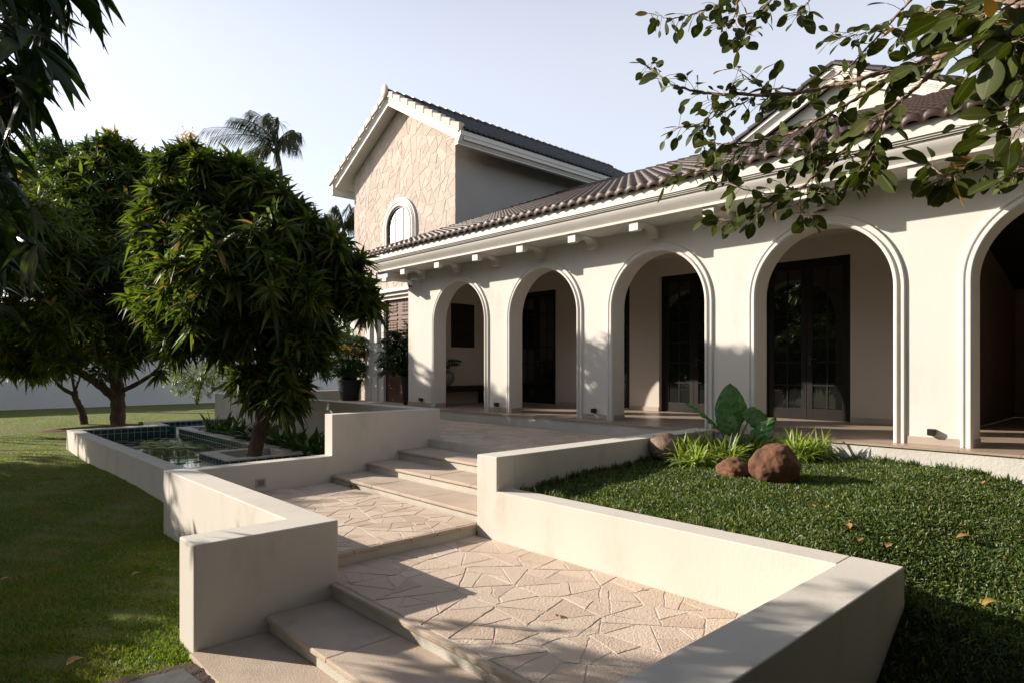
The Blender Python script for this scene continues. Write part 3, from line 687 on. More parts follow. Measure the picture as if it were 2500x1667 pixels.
e = MB(); e.lathe((0, 0, 0), [(.02, .09), (.17, .075), (.19, 0), (.17, -.075), (.02, -.09)], 16); e.v = [(XR - .06 + v[2] * .5, TAP + v[0], RZ + .09 + v[1] * 1.25) for v in e.v]
e.build('ridge_end_tile', tile_pale, house, smooth=True)
# arched window
wc, wr, wsp, wb = 19.09, .72, 4.86, 3.3
x0 = XT - .018
def half(r, n=28): return [(wc + r * math.cos(PI * i / n), wsp + r * math.sin(PI * i / n)) for i in range(n + 1)]
wprof = [(0, 0), (0, .10), (.05, .115), (.075, .115), (.085, .085), (.12, .085), (.13, .11), (.19, .11), (.20, .085), (.235, .085), (.25, .06), (.30, .06), (.30, 0)]
rings = [[(x0 - p, wc + wr + r, wb) for r, p in wprof]] + [[(x0 - p, wc + (wr + r) * math.cos(PI * i / 36), wsp + (wr + r) * math.sin(PI * i / 36)) for r, p in wprof] for i in range(37)] + [[(x0 - p, wc - wr - r, wb) for r, p in wprof]]
win = MB().sweep(rings).build('window', trim, house, smooth='auto')
m = MB(); m.prism([(x0 - .004, wc - wr, wb), (x0 - .004, wc + wr, wb)] + [(x0 - .004, y, z) for y, z in half(wr)], (-.012, 0, 0)); m.build('pane', skyglass, win)
m = MB()
fr_ = [(0, 0), (0, .05), (-.06, .05), (-.06, 0)]
rings = [[(x0 - .016 - p, wc + wr + r, wb) for r, p in fr_]] + [[(x0 - .016 - p, wc + (wr + r) * math.cos(PI * i / 28), wsp + (wr + r) * math.sin(PI * i / 28)) for r, p in fr_] for i in range(29)] + [[(x0 - .016 - p, wc - wr - r, wb) for r, p in fr_]]
m.sweep(rings); m.build('frame', black, win)
m = MB()
for yv in (-.24, .24): m.box(x0 - .034, x0 - .017, wc + yv - .014, wc + yv + .014, wb, wsp + math.sqrt((wr - .06) ** 2 - yv * yv))
for zv in (4.05, 4.62, 5.16):
    hw = wr - .06 if zv < wsp else math.sqrt((wr - .06) ** 2 - (zv - wsp) ** 2)
    m.box(x0 - .033, x0 - .018, wc - hw, wc + hw, zv - .014, zv + .014)
m.build('glazing_bar', mat('bar_paint', (.26, .22, .18), rough=.5), win)
# entrance door with moulded surround
ec = 19.10
ds = MB()
for (w_, t_, p_) in ((1.77, 2.70, .36), (1.45, 2.58, .26), (1.15, 2.46, .16)):
    hw = w_
    ds.box(XT - p_, XT + .02, ec + hw - .33, ec + hw, TER - .02, t_); ds.box(XT - p_, XT + .02, ec - hw, ec - hw + .33, TER - .02, t_); ds.box(XT - p_ - .002, XT + .02, ec - hw, ec + hw, t_ - .12, t_ + .002)
surround = ds.build('door_surround', trim, house, bevel=.006)
m = MB(); m.box(XT - .03, XT + .02, ec - .81, ec + .81, TER, 2.34)
ed = m.build('entrance_door', wood, house)
m = MB()
for s in (-1, 1):
    ym = ec + s * .40
    for k in range(5):
        z = TER + .3 + k * .68; m.box(XT - .06, XT - .031, ym - .30, ym + .30, z, z + .06); m.box(XT - .06, XT - .031, ym - .30, ym + .30, z + .52, z + .58)
        for q in range(5): m.box(XT - .052, XT - .031, ym - .24 + q * .1, ym - .18 + q * .1, z + .12, z + .46)
        for q in range(3): m.box(XT - .056, XT - .031, ym - .28, ym + .28, z + .18 + q * .1, z + .215 + q * .1)
m.build('carved_panel', wood, ed, bevel=.006)
m = MB(); m.box(XT - .06, XT - .02, ec - .86, ec - .79, TER, 2.36); m.box(XT - .06, XT - .02, ec + .79, ec + .86, TER, 2.36); m.build('door_frame', dkwood, ed)
# ---------------------------------------------------------------- small things on the walls
LAMPS = [(13.66, 'left of the leftmost arch'), (10.74, 'between first and second arches'), (7.94, 'between second and third arches'),
         (5.15, 'behind the elephant ear plant'), (2.36, 'between fourth and fifth arches')]
for y, where in LAMPS:
    t = thing('wall_light', 'black cube wall light low on the pier ' + where, 'light', (9.55, y, -.83), 'cube lights low on the arcade piers')
    MB().box(9.515, 9.598, y - .04, y + .04, -.87, -.79).build('housing', blackm, t, bevel=.004)
    MB().box(9.53, 9.585, y - .025, y + .025, -.876, -.8705).build('lens', mat('frosted_lens', (.4, .38, .33), rough=.4), t)
t = thing('security_camera', 'grey dome security camera on a bracket at the left end of the arcade wall', 'camera', (9.5, 13.75, 2.1))
MB().box(9.55, 9.599, 13.65, 13.79, 2.06 + .10, 2.24 + .10).build('mount', camw, t, bevel=.01)
MB().tube([(9.56, 13.72, 2.25), (9.38, 13.80, 2.25), (9.36, 13.82, 2.20)], .028, 10).build('arm', camw, t)
m = MB(); m.lathe((9.35, 13.83, 2.08), [(.012, -.055), (.045, -.045), (.06, -.005), (.06, .0)], 16); m.build('dome', blackm, t, smooth=True)
m = MB(); m.lathe((9.35, 13.83, 2.08), [(.064, .001), (.07, .03), (.07, .09), (.045, .12)], 16); m.build('housing', camw, t, smooth=True)
t = thing('wall_lantern', 'small black coach lantern on the stone wall left of the entrance door', 'lantern', (12.35, 21.15, 1.6))
lx, ly, lz = 12.24, 21.12, 1.62
MB().tube([(12.47, ly, lz - .12), (12.36, ly, lz - .20), (lx, ly, lz - .20)], .018, 8).build('arm', blackm, t)
m = MB()
for a in range(6):
    an = PI / 3 * a; m.tube([(lx + .065 * math.cos(an), ly + .065 * math.sin(an), lz - .16), (lx + .11 * math.cos(an), ly + .11 * math.sin(an), lz + .16)], .009, 6)
m.lathe((lx, ly, lz), [(.075, -.19), (.075, -.16)], 6); m.lathe((lx, ly, lz), [(.14, .16), (.125, .18), (.05, .28), (.02, .30), (.012, .38)], 6); m.build('frame', blackm, t)
m = MB(); m.lathe((lx, ly, lz), [(.055, -.158), (.095, .158)], 6); m.build('pane', mat('lantern_glass', (.25, .24, .22), rough=.2), t)
# carved panel, bench and vase at the end of the veranda
t = thing('wall_panel', 'dark rectangular relief panel hung on the end wall inside the leftmost arch', 'wall art', (10.9, 14.05, 1.2))
pA, pB = 10.84, 11.65
MB().box(pA, pB, 14.02, 14.058, .545, 1.74).build('board', dkwood, t, bevel=.008)
m = MB(); rr = random.Random(4)
for k in range(34):
    y_ = rr.uniform(.70, 1.58); x_ = rr.uniform(pA + .12, pB - .30); m.box(x_, x_ + rr.uniform(.08, .2), 14.006, 14.02, y_, y_ + rr.uniform(.02, .05))
m.build('relief', dkwood, t, bevel=.004)
t = thing('bench', 'dark wooden bench against the veranda end wall below the relief panel', 'bench', (11.0, 13.6, FLOOR))
MB().box(10.1, 11.9, 13.45, 14.0, -.56, -.50).build('seat', dkwood, t, bevel=.008)
MB().box(10.13, 11.87, 13.48, 13.97, -.66, -.561).build('apron', dkwood, t)
for x_ in (10.15, 11.76):
    for y_ in (13.48, 13.88): MB().box(x_, x_ + .10, y_, y_ + .09, FLOOR, -.661).build('leg', dkwood, t)
# ---------------------------------------------------------------- ground
def smooth(t): t = np.clip(t, 0, 1); return t * t * (3 - 2 * t)
def grid(name, xs, ys, hf, mats):
    X, Y = np.meshgrid(xs, ys, indexing='ij'); Z = hf(X, Y); V = np.stack([X, Y, Z], -1).reshape(-1, 3); a, b = len(xs), len(ys)
    i, j = np.meshgrid(np.arange(a - 1), np.arange(b - 1), indexing='ij'); k = (i * b + j).ravel()
    return tag(np_mesh(name, V, np.stack([k, k + b, k + b + 1, k + 1], 1), mats, loc=(float(xs[0]), float(ys[0]), -2.16)), kind='structure')
def hl(X, Y):
    near = np.exp(-((X + 2) ** 2 + (Y - 10) ** 2) / 400)
    z = GND + near * .035 * (np.sin(X * .9 + 1.3) * np.cos(Y * .7) + .6 * np.sin(X * 1.7 - Y * 1.1)) - .03 * near
    return np.where((X > 2.0) & (Y < 40), np.minimum(z, GND - .01), z)
ax = np.concatenate([[-900, -300, -100, -50, -30, -20, -14], np.arange(-10, 12, .5), [12, 14, 17, 22, 30, 50, 100, 300, 900]])
ay = np.concatenate([[-900, -300, -100, -50, -30, -15, -8], np.arange(-4, 26, .5), [26, 30, 35, 41, 50, 70, 120, 300, 900]])
grid('lawn', ax, ay, hl, lawn_m)
def hr(X, Y):
    base = -1.385 + .036 * (X - 4.93)
    d = .33 * smooth((2.3 - Y) / 1.5) * (1 - .5 * np.clip((X - 4.93) / 4.3, 0, 1))
    return np.maximum(base - d - np.clip((4.98 - X) * .55, 0, .5) + .012 * np.sin(X * 5.1 + Y * 2.2) * np.cos(Y * 4.3), -2.15)
grid('raised_lawn', np.linspace(4.935, 9.252, 40), np.linspace(-9, 5.242, 110), hr, lawn_r)
grid('raised_lawn_bank', np.linspace(-2.0, 4.936, 60), np.linspace(-9, 1.376, 80), hr, lawn_r)
m = MB(); rr = random.Random(5)
slab = [(.55, 3.9), (1.15, 3.72), (1.50, 4.2), (1.42, 4.95), (.95, 4.98), (.62, 4.5)]
tag(m.prism(P2(slab, GND - .03), (0, 0, .055)).build('slate_slab', slate, bevel=.012, loc=(1, 4.4, GND)), 'irregular dark grey slate stepping slab at the foot of the lower steps', 'paving slab')
def mound(name, c, r, h, mm):
    n = 28; V = [(c[0], c[1], c[2] + h)]; F = []
    for k in range(1, 7):
        for i in range(n):
            a = 2 * PI * i / n; q = r * k / 6 * (1 + .16 * math.sin(3 * a + c[0]) + .08 * math.sin(7 * a)); V.append((c[0] + q * math.cos(a), c[1] + q * math.sin(a) * .8, c[2] + h * (1 - (k / 6) ** 2) + rr.uniform(-.012, .012) - (.03 if k == 6 else 0)))
    for i in range(n): F.append((0, 1 + i, 1 + (i + 1) % n))
    for k in range(5):
        for i in range(n): F.append((1 + k * n + i, 1 + (k + 1) * n + i, 1 + (k + 1) * n + (i + 1) % n, 1 + k * n + (i + 1) % n))
    m = MB(); m.add(V, F); return tag(m.build(name, mm, smooth=True, loc=c), kind='structure')
mound('soil', (5.2, 26.3, GND), 1.9, .10, soil); mound('soil', (2.15, 5.75, GND - .01), .42, .035, dark_soil); mound('soil', (1.25, 4.75, GND - .02), .62, .03, dark_soil)
# ---------------------------------------------------------------- grass
def grass(name, n_, sample, hfun, ln, wd, mm, lean=.8, droop=(.15, .5)):
    P = sample(n_); P = np.column_stack([P, hfun(P[:, 0], P[:, 1]) - .004]); n = len(P)
    az = RNG.uniform(0, 2 * PI, n); ti = RNG.uniform(.1, 1, n) * lean
    D = np.column_stack([np.cos(az) * np.sin(ti), np.sin(az) * np.sin(ti), np.cos(ti)])
    L_ = RNG.uniform(ln[0], ln[1], n); V, Q = blade_arrays(P, D, L_, RNG.uniform(wd[0], wd[1], n), RNG.uniform(droop[0], droop[1], n))
    return tag(np_mesh(name, V, Q, mm), kind='stuff')
def samp_r(n):
    x = RNG.uniform(4.95, 9.24, n * 3); y = RNG.uniform(-4.5, 5.225, n * 3); F = SY * x + CY * y; R = CY * x - SY * y
    ok = ((F > 2.2) & (np.abs(R / F) < .9)) | (RNG.random(n * 3) < .3); w_ = np.clip((5.5 / F) ** 1.3, .25, 1.6) / 1.6
    ok &= RNG.random(n * 3) < w_; return np.column_stack([x, y])[ok][:n]
grass('carpet_grass', 175000, samp_r, hr, (.03, .068), (.009, .017), lv_grassr, 1.35)
def samp_b(n):
    x = RNG.uniform(2.2, 4.95, n); y = RNG.uniform(-.8, 1.36, n); return np.column_stack([x, y])
grass('carpet_grass', 26000, samp_b, hr, (.04, .10), (.007, .012), lv_grassr, 1.0)
def samp_e(n):   # longer tufts where the mower cannot reach: along the parapet, the plinth and the wall top
    a = np.column_stack([RNG.uniform(5.3, 9.2, n), 5.235 - np.abs(RNG.normal(0, .05, n))]); b = np.column_stack([9.245 - np.abs(RNG.normal(0, .05, n)), RNG.uniform(-1, 5.2, n)])
    c = np.column_stack([4.945 + np.abs(RNG.normal(0, .03, n // 3)), RNG.uniform(1.4, 5.2, n // 3)])
    k = np.concatenate([a, b, c]); cl = np.sin(k[:, 0] * 9) * np.sin(k[:, 1] * 7 + 1) + np.sin(k[:, 0] * 23 + k[:, 1] * 19); return k[cl > RNG.uniform(-1.2, 1.5, len(k))]
grass('edge_grass', 3000, samp_e, hr, (.06, .16), (.008, .014), lv_grassr, .6)
def samp_l(n):
    F = 2.6 * (30 / 2.6) ** RNG.random(n * 3) ; F = np.concatenate([F]); R = RNG.uniform(-.95, -.2, n * 3) * F
    x = SY * F + CY * R; y = CY * F - SY * R
    ok = ((x < 2.43) & (y > 5.2)) | ((x < 1.55) & (y <= 5.2)) | ((x < 3.0) & (y > 9.4)) | (y > 22.6)
    ok &= ~((np.abs(x - 1.0) < .5) & (np.abs(y - 4.4) < .55))
    cl = np.sin(x * 5.3 + 1.1) * np.sin(y * 4.7) + np.sin(x * 11 + y * 9) * .7 + np.sin(x * 2.1 - y * 1.7); ok &= cl > RNG.uniform(-2.2, 1.4, n * 3)
    return np.column_stack([x, y])[ok][:n]
grass('lawn_grass', 210000, samp_l, hl, (.03, .075), (.005, .009), lv_grassl, 1.0)
# ---------------------------------------------------------------- pond
PZ, WZ = -1.65, -1.925
pond = thing('pond', 'raised lily pond with teal glazed tile lining and pale coping on the left lawn', 'pond', (4.2, 15, -2.15))
def pwall(x0, x1, y0, y1, inner):
    MB().box(x0, x1, y0, y1, -2.5, PZ - .03).build('wall', plaster, pond)
    MB().box(x0 - .004, x1 + .004, y0 - .002, y1 + .002, PZ - .03, PZ).build('coping', coping, pond, bevel=.005)
    for s in inner:
        m = MB()
        if s == 'E': m.box(x1, x1 + .006, y0, y1, -2.45, PZ - .031)
        if s == 'W': m.box(x0 - .006, x0, y0, y1, -2.45, PZ - .031)
        if s == 'S': m.box(x0, x1, y0 - .006, y0, -2.45, PZ - .031)
        if s == 'N': m.box(x0, x1, y1, y1 + .006, -2.45, PZ - .031)
        m.build('tiled_lining', teal, pond)
pwall(3.01, 3.295, 9.36, 20.44, 'E'); pwall(3.30, 5.41, 20.12, 20.44, 'S'); pwall(5.13, 5.41, 20.445, 21.75, 'E'); pwall(5.415, 7.7, 21.45, 21.75, 'S')
pwall(5.35, 5.62, 13.31, 19.02, 'W'); pwall(5.35, 7.7, 19.025, 19.30, 'N'); pwall(5.58, 5.82, 9.36, 11.835, 'W'); pwall(7.71, 7.95, 19.03, 21.75, 'W')
m = MB(); m.add([(3.29, 9.36, WZ), (5.60, 9.36, WZ), (5.60, 20.13, WZ), (3.29, 20.13, WZ), (5.6, 19.1, WZ), (7.72, 19.1, WZ), (7.72, 21.47, WZ), (5.40, 21.47, WZ), (5.40, 20.13, WZ)], [(0, 1, 2, 3), (2, 4, 5, 6, 7, 8)])
tag(m.build('water', water, loc=(4, 15, WZ)), kind='structure')
pl = thing('tree_planter', 'square planter box with teal tiled sides standing in the pond round the mango trunk', 'planter', (4.87, 12.5, -2.3))
for (x0, x1, y0, y1, s) in ((4.11, 4.36, 11.84, 13.30, 'W'), (4.365, 5.63, 11.84, 12.02, 'S'), (4.365, 5.63, 13.06, 13.30, ''), (5.39, 5.63, 12.025, 13.055, '')):
    MB().box(x0, x1, y0, y1, -2.5, PZ - .03).build('wall', plaster, pl); MB().box(x0 - .003, x1 + .003, y0 - .001, y1 + .001, PZ - .03, PZ + .001).build('coping', coping, pl, bevel=.005)
    if s == 'W': MB().box(x0 - .006, x0, y0 - .006, y1, -2.45, PZ - .031).build('tiled_lining', teal, pl)
    if s == 'S': MB().box(4.104, x1, y0 - .006, y0, -2.45, PZ - .031).build('tiled_lining', teal, pl)
tag(MB().box(4.36, 5.39, 12.02, 13.06, -2.3, -1.80).build('soil', soil, loc=(4.8, 12.5, -1.8)), kind='structure')
tag(MB().box(5.825, 6.499, 9.36, 19.02, -2.4, -1.80).box(5.63, 5.825, 11.84, 19.02, -2.4, -1.801).build('soil', soil, loc=(6, 14, -1.8)), kind='structure')
rr = random.Random(17)
def pad(x, y, r, a, mi):
    n = 16; V = [(x, y, WZ + .012)]
    for i in range(n + 1):
        q = a + .18 + (2 * PI - .36) * i / n; V.append((x + r * math.cos(q), y + r * math.sin(q), WZ + .010 + rr.uniform(0, .012)))
    m = MB(); m.add(V, [(0, i + 1, i + 2) for i in range(n)])
    m.add([(v[0], v[1], WZ + .003) for v in V[1:]], []); k = len(V)
    m.f += [(i + 1, i + 2, k + i + 1, k + i) for i in range(n)]; m.m += [0] * n
    tag(m.build('lily_pad', lv_pad, loc=(x, y, WZ)), 'round yellow green lily pad floating on the dark pond', 'lily pad', 'lily pads on the pond')
for k in range(95):  # dull pads, multiplied to cover the bright sky reflection on the water
    x, y, r = rr.uniform(3.42, 5.22), rr.uniform(9.6, 19.6), rr.uniform(.07, .14)
    if 4.0 < x and 11.6 < y < 13.5: continue
    n = 14; V = [(x, y, WZ + .007)] + [(x + r * math.cos(k + .2 + 5.88 * i / n), y + r * math.sin(k + .2 + 5.88 * i / n), WZ + .006) for i in range(n + 1)]
    m = MB(); m.add(V, [(0, i + 1, i + 2) for i in range(n)]); tag(m.build('lily_pad', lv_paddk, loc=(x, y, WZ)), 'dull brown green lily pad lying on the dark pond water', 'lily pad', 'dull lily pads on the pond')
placed = []
for k in range(400):
    q = rr.random(); c = at(rr.uniform(350, 545), 1083 + rr.uniform(-8, 11), 15.0); dirv = Vector((c.x, c.y, c.z)); dirv = dirv * (WZ / dirv.z); x, y, r = dirv.x, dirv.y, rr.uniform(.08, .15)
    if not (3.45 < x < 5.2 and 11 < y < 19): continue
    if all((x - a) ** 2 + (y - b) ** 2 > (.8 * (r + s)) ** 2 for a, b, s in placed):
        placed.append((x, y, r)); pad(x, y, r, rr.uniform(0, 6.3), 0)
    if len(placed) >= 46: break
for k, (px, py, lab) in enumerate(((418.5, 1078, 'open white water lily at the far side of the pads, left of the other flowers'), (440, 1078, 'open white water lily at the far side of the pads, right of its neighbour'), (440, 1086, 'white water lily among the pads, nearest of the three flowers'))):
    d = at(px, py + 6, 15.0); d = d * (WZ / d.z); LV = Leaves(); rosettes(LV, [(d.x, d.y, WZ + .05)], [(0, 0, 1)], 16, .12, .3, 'oval', 0, (-.1, .1), (35, 85))
    t = thing('water_lily', lab, 'flower', (d.x, d.y, WZ)); LV.build('petals', lv_white, t); MB().tube([(d.x, d.y, WZ - .1), (d.x, d.y, WZ + .05)], .012, 6).build('stem', lv_strap, t)
# ---------------------------------------------------------------- trees
def curve(pts, n=6):
    pts = [Vector(p) for p in pts]; out = []
    for i in range(len(pts) - 1):
        p0, p1, p2, p3 = pts[max(i - 1, 0)], pts[i], pts[i + 1], pts[min(i + 2, len(pts) - 1)]
        for k in range(n):
            t = k / n; out.append(.5 * ((2 * p1) + (p2 - p0) * t + (2 * p0 - 5 * p1 + 4 * p2 - p3) * t * t + (3 * p1 - p0 - 3 * p2 + p3) * t ** 3))
    out.append(pts[-1]); return out
def limb(mb, pts, r0, r1, n=9, wob=.0):
    c = curve(pts); k = len(c); mb.tube([p + Vector((rr.uniform(-wob, wob), rr.uniform(-wob, wob), 0)) for p in c], [r0 + (r1 - r0) * (i / (k - 1)) * (1 + .0) + r0 * .06 * math.sin(i * 1.9) for i in range(k)], n)
def clump(blobs, n):
    out = []
    for c, r in blobs:
        r = np.array(r if hasattr(r, '__len__') else (r, r, r), float); m_ = max(3, int(n * 1.5 * min(1.7, r.mean() / .7 + .35)))
        out.append((tuple(c), tuple(r * .40)))
        for d in norm(RNG.normal(size=(m_, 3))):
            f = RNG.uniform(.20, .38); out.append((tuple(np.array(c) + d * r * (1.12 - f * RNG.uniform(.3, 1.2))), tuple(r * f * RNG.uniform(.8, 1.25, 3))))
    return out
def mango(name, label, cat, base, trunk, limbs, blobs, per, ln, wd=.20, k=11, lm=None, group=None, twig=60, bloom=0, mats=None, droop=(.12, .55), ncl=8):
    t = thing(name, label, cat, base, group); mb = MB()
    for (pts, r0, r1) in [trunk] + limbs: limb(mb, pts, r0, r1, 10, .012)
    P, A = blob_points(clump(blobs, ncl), per)
    ends = [Vector(l[0][-1]) for l in limbs] + [Vector(l[0][len(l[0]) // 2]) for l in limbs]
    for i in RNG.choice(len(P), min(twig, len(P)), replace=False):
        p = Vector(P[i]); e = min(ends, key=lambda q: (q - p).length); mid = (p + e) / 2 + Vector((0, 0, -.12 * (p - e).length))
        limb(mb, [e, mid, p], .022 + .006 * (p - e).length, .007, 5)
    mb.build('trunk', mats or bark, t, smooth=True)
    LV = Leaves(); rosettes(LV, P, A, k, ln, wd, 'lance', 0, droop)
    LV.build('crown', lm or lv_mango, t)
    if bloom:
        up = np.argsort(-P[:, 2])[:bloom * 3]; B = P[RNG.choice(up, bloom, replace=False)]; FV = Leaves()
        for b in B:
            pp = b + RNG.normal(0, .07, (90, 3)) + np.array([0, 0, .16]); V, Q, R = leaf_arrays(pp, RNG.normal(size=(90, 3)), RNG.normal(size=(90, 3)), .055, .02, .1, 'tiny'); FV.put(V, Q, R)
        FV.build('blossom', lv_flower, t)
    return t
def B(lst): return [(tuple(at(px, py, F)), r) for px, py, F, r in lst]
SPR = B([(px, py, 12 + .25 * math.sin(px), (r, r, r * .9)) for px, py, r in ((884, 700, .17), (896, 745, .14), (862, 640, .17), (822, 592, .18), (772, 556, .2), (735, 520, .15), (690, 486, .2), (640, 450, .2), (600, 425, .17), (560, 405, .17), (500, 402, .2), (447, 372, .17), (416, 420, .17), (395, 470, .2), (800, 815, .14), (765, 880, .13), (728, 945, .14), (700, 985, .12), (400, 590, .22), (405, 720, .2))])
# the mango tree in the planter
mango('mango_tree', 'dark mango tree with a crooked trunk growing out of the tiled planter in the pond', 'tree', at(621, 1118, 12),
      ([at(621, 1135, 12), at(623, 1100, 12), at(634, 1050, 12), at(642, 1010, 12), at(647, 965, 12), at(652, 920, 12), at(655, 880, 12)], .135, .115),
      [([at(650, 925, 12), at(610, 895, 12.1), at(560, 850, 12.2), at(500, 815, 12.3), at(440, 790, 12.5)], .10, .035), ([at(655, 885, 12), at(664, 820, 12), at(668, 750, 12.1), at(660, 640, 12.2), at(640, 540, 12.3)], .085, .02),
       ([at(655, 880, 12), at(700, 800, 11.9), at(750, 740, 11.9), at(810, 700, 12)], .06, .018), ([at(600, 890, 12.1), at(585, 780, 12.4), at(570, 660, 12.5), at(530, 520, 12.4)], .06, .015), ([at(652, 930, 12), at(685, 900, 11.8), at(712, 880, 11.7)], .03, .01),
       ([at(660, 800, 12), at(620, 720, 11.5), at(600, 690, 11.3)], .04, .012)],
      SPR + B([(455, 480, 12.4, (.55, .75, .70)), (545, 520, 12.3, (.75, .8, .85)), (640, 590, 12.2, (.68, .85, .68)), (725, 655, 12.0, (.5, .7, .5)), (795, 700, 12, (.33, .5, .36)), (470, 640, 12.5, (.8, .9, .8)), (560, 690, 12.1, (1.0, 1.1, .9)),
         (670, 740, 12.0, (.95, 1.0, .8)), (750, 765, 11.8, (.48, .6, .42)), (838, 722, 12, (.22, .3, .25)), (440, 770, 12.5, (.6, .7, .5)), (540, 815, 12.2, (.65, .7, .4)), (430, 830, 12.4, (.4, .5, .25)), (470, 700, 11.4, (.5, .5, .45)), (700, 870, 11.8, (.42, .5, .5)), (690, 950, 11.7, (.30, .32, .38)),
         (620, 905, 11.6, (.28, .3, .25)), (600, 940, 11.9, (.2, .2, .25)), (500, 430, 12.4, (.5, .5, .42)), (860, 690, 12.1, (.25, .25, .3)), (400, 560, 12.4, (.5, .6, .5)), (405, 660, 12.6, (.5, .6, .5)), (440, 400, 12.3, (.32, .35, .34)), (600, 440, 12.2, (.35, .4, .3)), (590, 500, 12.2, (.5, .6, .5)), (690, 565, 12.2, (.42, .5, .42)), (765, 625, 12.1, (.3, .4, .3)), (600, 815, 14, (1.1, 1.1, .45)), (700, 830, 13.6, (.9, .9, .5)), (540, 790, 14.5, (1.0, 1.0, .45)), (500, 800, 15, (1.0, 1.0, .4)), (400, 740, 12.8, (.5, .6, .5)), (392, 500, 12.8, (.35, .5, .4)), (385, 580, 12.9, (.4, .5, .45)), (560, 600, 13.6, (1.0, 1.0, .9)), (680, 690, 13.4, (.7, .8, .65)), (590, 660, 11.1, (.55, .6, .45)), (700, 700, 11.0, (.45, .5, .4)), (500, 740, 11.3, (.5, .5, .4)), (640, 560, 11.3, (.45, .5, .4)), (520, 580, 11.5, (.5, .5, .4)), (760, 720, 11.3, (.28, .3, .25))]), 11, .41, .172, 10, twig=280, bloom=3)
# the big mango behind the pond
mango('mango_tree', 'broad mango tree with a thick straight trunk standing on the lawn beyond the pond', 'tree', at(288, 1042, 23),
      ([at(288, 1050, 23), at(288, 1000, 23), at(287, 955, 23), at(283, 915, 23)], .26, .21),
      [([at(284, 975, 23), at(250, 945, 22.8), at(205, 915, 22.6), at(150, 890, 22.4), at(90, 870, 22.2)], .17, .06), ([at(295, 955, 23), at(345, 930, 23), at(385, 900, 23.1), at(400, 860, 23.2)], .09, .04), ([at(280, 930, 23), at(255, 870, 23.2), at(240, 760, 23), at(250, 600, 22.6), at(265, 460, 22.4)], .16, .04),
       ([at(284, 920, 23), at(330, 820, 23.2), at(360, 700, 23)], .13, .04), ([at(270, 900, 23), at(190, 780, 22.6), at(120, 650, 22.4)], .12, .04), ([at(280, 965, 22.8), at(262, 945, 22.4), at(250, 930, 22.2)], .06, .03)],
      B([(270, 450, 22, (1.2, 1.4, 1.1)), (185, 520, 22, (1.7, 1.9, 1.3)), (80, 600, 18.3, (1.6, 1.7, 1.3)), (40, 520, 17.6, (1.2, 1.3, .9)), (300, 560, 22.3, (1.7, 1.9, 1.4)), (0, 700, 18.4, (1.8, 1.9, 1.5)), (160, 700, 20.4, (2.0, 2.1, 1.6)), (320, 720, 22, (1.8, 1.9, 1.5)), (410, 600, 22.0, (1.4, 1.5, 1.3)), (370, 500, 22, (1.1, 1.1, 1.0)), (390, 780, 22.5, (1.2, 1.2, 1.1)), (350, 620, 22, (1.3, 1.3, 1.2)), (500, 800, 24, (.9, .9, .7)), (350, 425, 22, (.8, .8, .7)), (395, 455, 22.2, (.8, .8, .7)), (430, 500, 22.4, (1.0, 1.0, .9)), (330, 640, 20.5, (1.1, 1.2, 1.0)), (410, 700, 21, (1.1, 1.1, 1.0)), (470, 700, 22.5, (1.2, 1.2, 1.2)),
         (235, 830, 22, (1.7, 1.8, 1.0)), (100, 835, 22, (1.5, 1.6, .9)), (375, 835, 22.4, (1.2, 1.3, .9)), (455, 770, 22.6, (1.0, 1.1, 1.0)), (275, 378, 21.8, (.6, .6, .45)), (240, 372, 21.8, (.35, .35, .3)), (305, 385, 21.8, (.4, .4, .3)), (330, 425, 21.8, (.4, .4, .35)), (205, 402, 21.8, (.4, .4, .35)), (160, 440, 21.8, (.5, .5, .4)), (275, 350, 21.8, (.25, .25, .3)), (-60, 820, 22, (1.5, 1.6, 1.2)), (60, 890, 22, (.9, 1, .4))]), 5.6, .48, .18, 10, twig=170, bloom=8)
mango('mango_tree', 'slim leaning young mango tree with pale leaves at the left of the lawn', 'tree', at(205, 1041, 24.5),
      ([at(207, 1046, 24.5), at(200, 1005, 24.5), at(186, 975, 24.5), at(182, 955, 24.5)], .15, .10),
      [([at(184, 965, 24.5), at(150, 945, 24.4), at(128, 918, 24.3), at(108, 880, 24.2)], .085, .03), ([at(184, 960, 24.5), at(176, 915, 24.5), at(178, 870, 24.5)], .06, .02), ([at(183, 958, 24.5), at(195, 920, 24.6), at(205, 880, 24.7)], .05, .02)],
      B([(60, 870, 24, (1.2, 1.2, .8)), (150, 840, 24.4, (1.0, 1.0, .8)), (-20, 850, 24, (1.3, 1.3, .9)), (200, 850, 25, (.8, .8, .6)), (20, 790, 24, (1.0, 1, .8))]), 11, .38, .2, 9, lm=lv_mango2, twig=30)
mango('garden_tree', 'tall loosely branched tree with small pale leaves behind the mango at the left edge', 'tree', at(-60, 1002, 33),
      ([at(-60, 1002, 33), at(0, 800, 33), at(90, 600, 33), at(110, 480, 33)], .28, .10),
      [([at(90, 600, 33), at(60, 500, 33), at(50, 400, 33)], .1, .03), ([at(105, 500, 33), at(140, 420, 33), at(150, 340, 33)], .08, .02), ([at(105, 500, 33), at(180, 440, 33), at(205, 390, 33)], .07, .02)],
      B([(120, 370, 33, (1.0, 1.2, .8)), (70, 420, 33, (1.7, 1.7, 1.1)), (160, 400, 33, (.9, 1, .9)), (190, 440, 33, (.8, .9, .8)), (130, 480, 33, (1.7, 1.7, 1.2)), (30, 520, 33, (2, 2, 1.5)), (20, 380, 33, (1.2, 1.2, .8))]), 4.5, .42, .26, 8, lm=lv_mango2, twig=70)
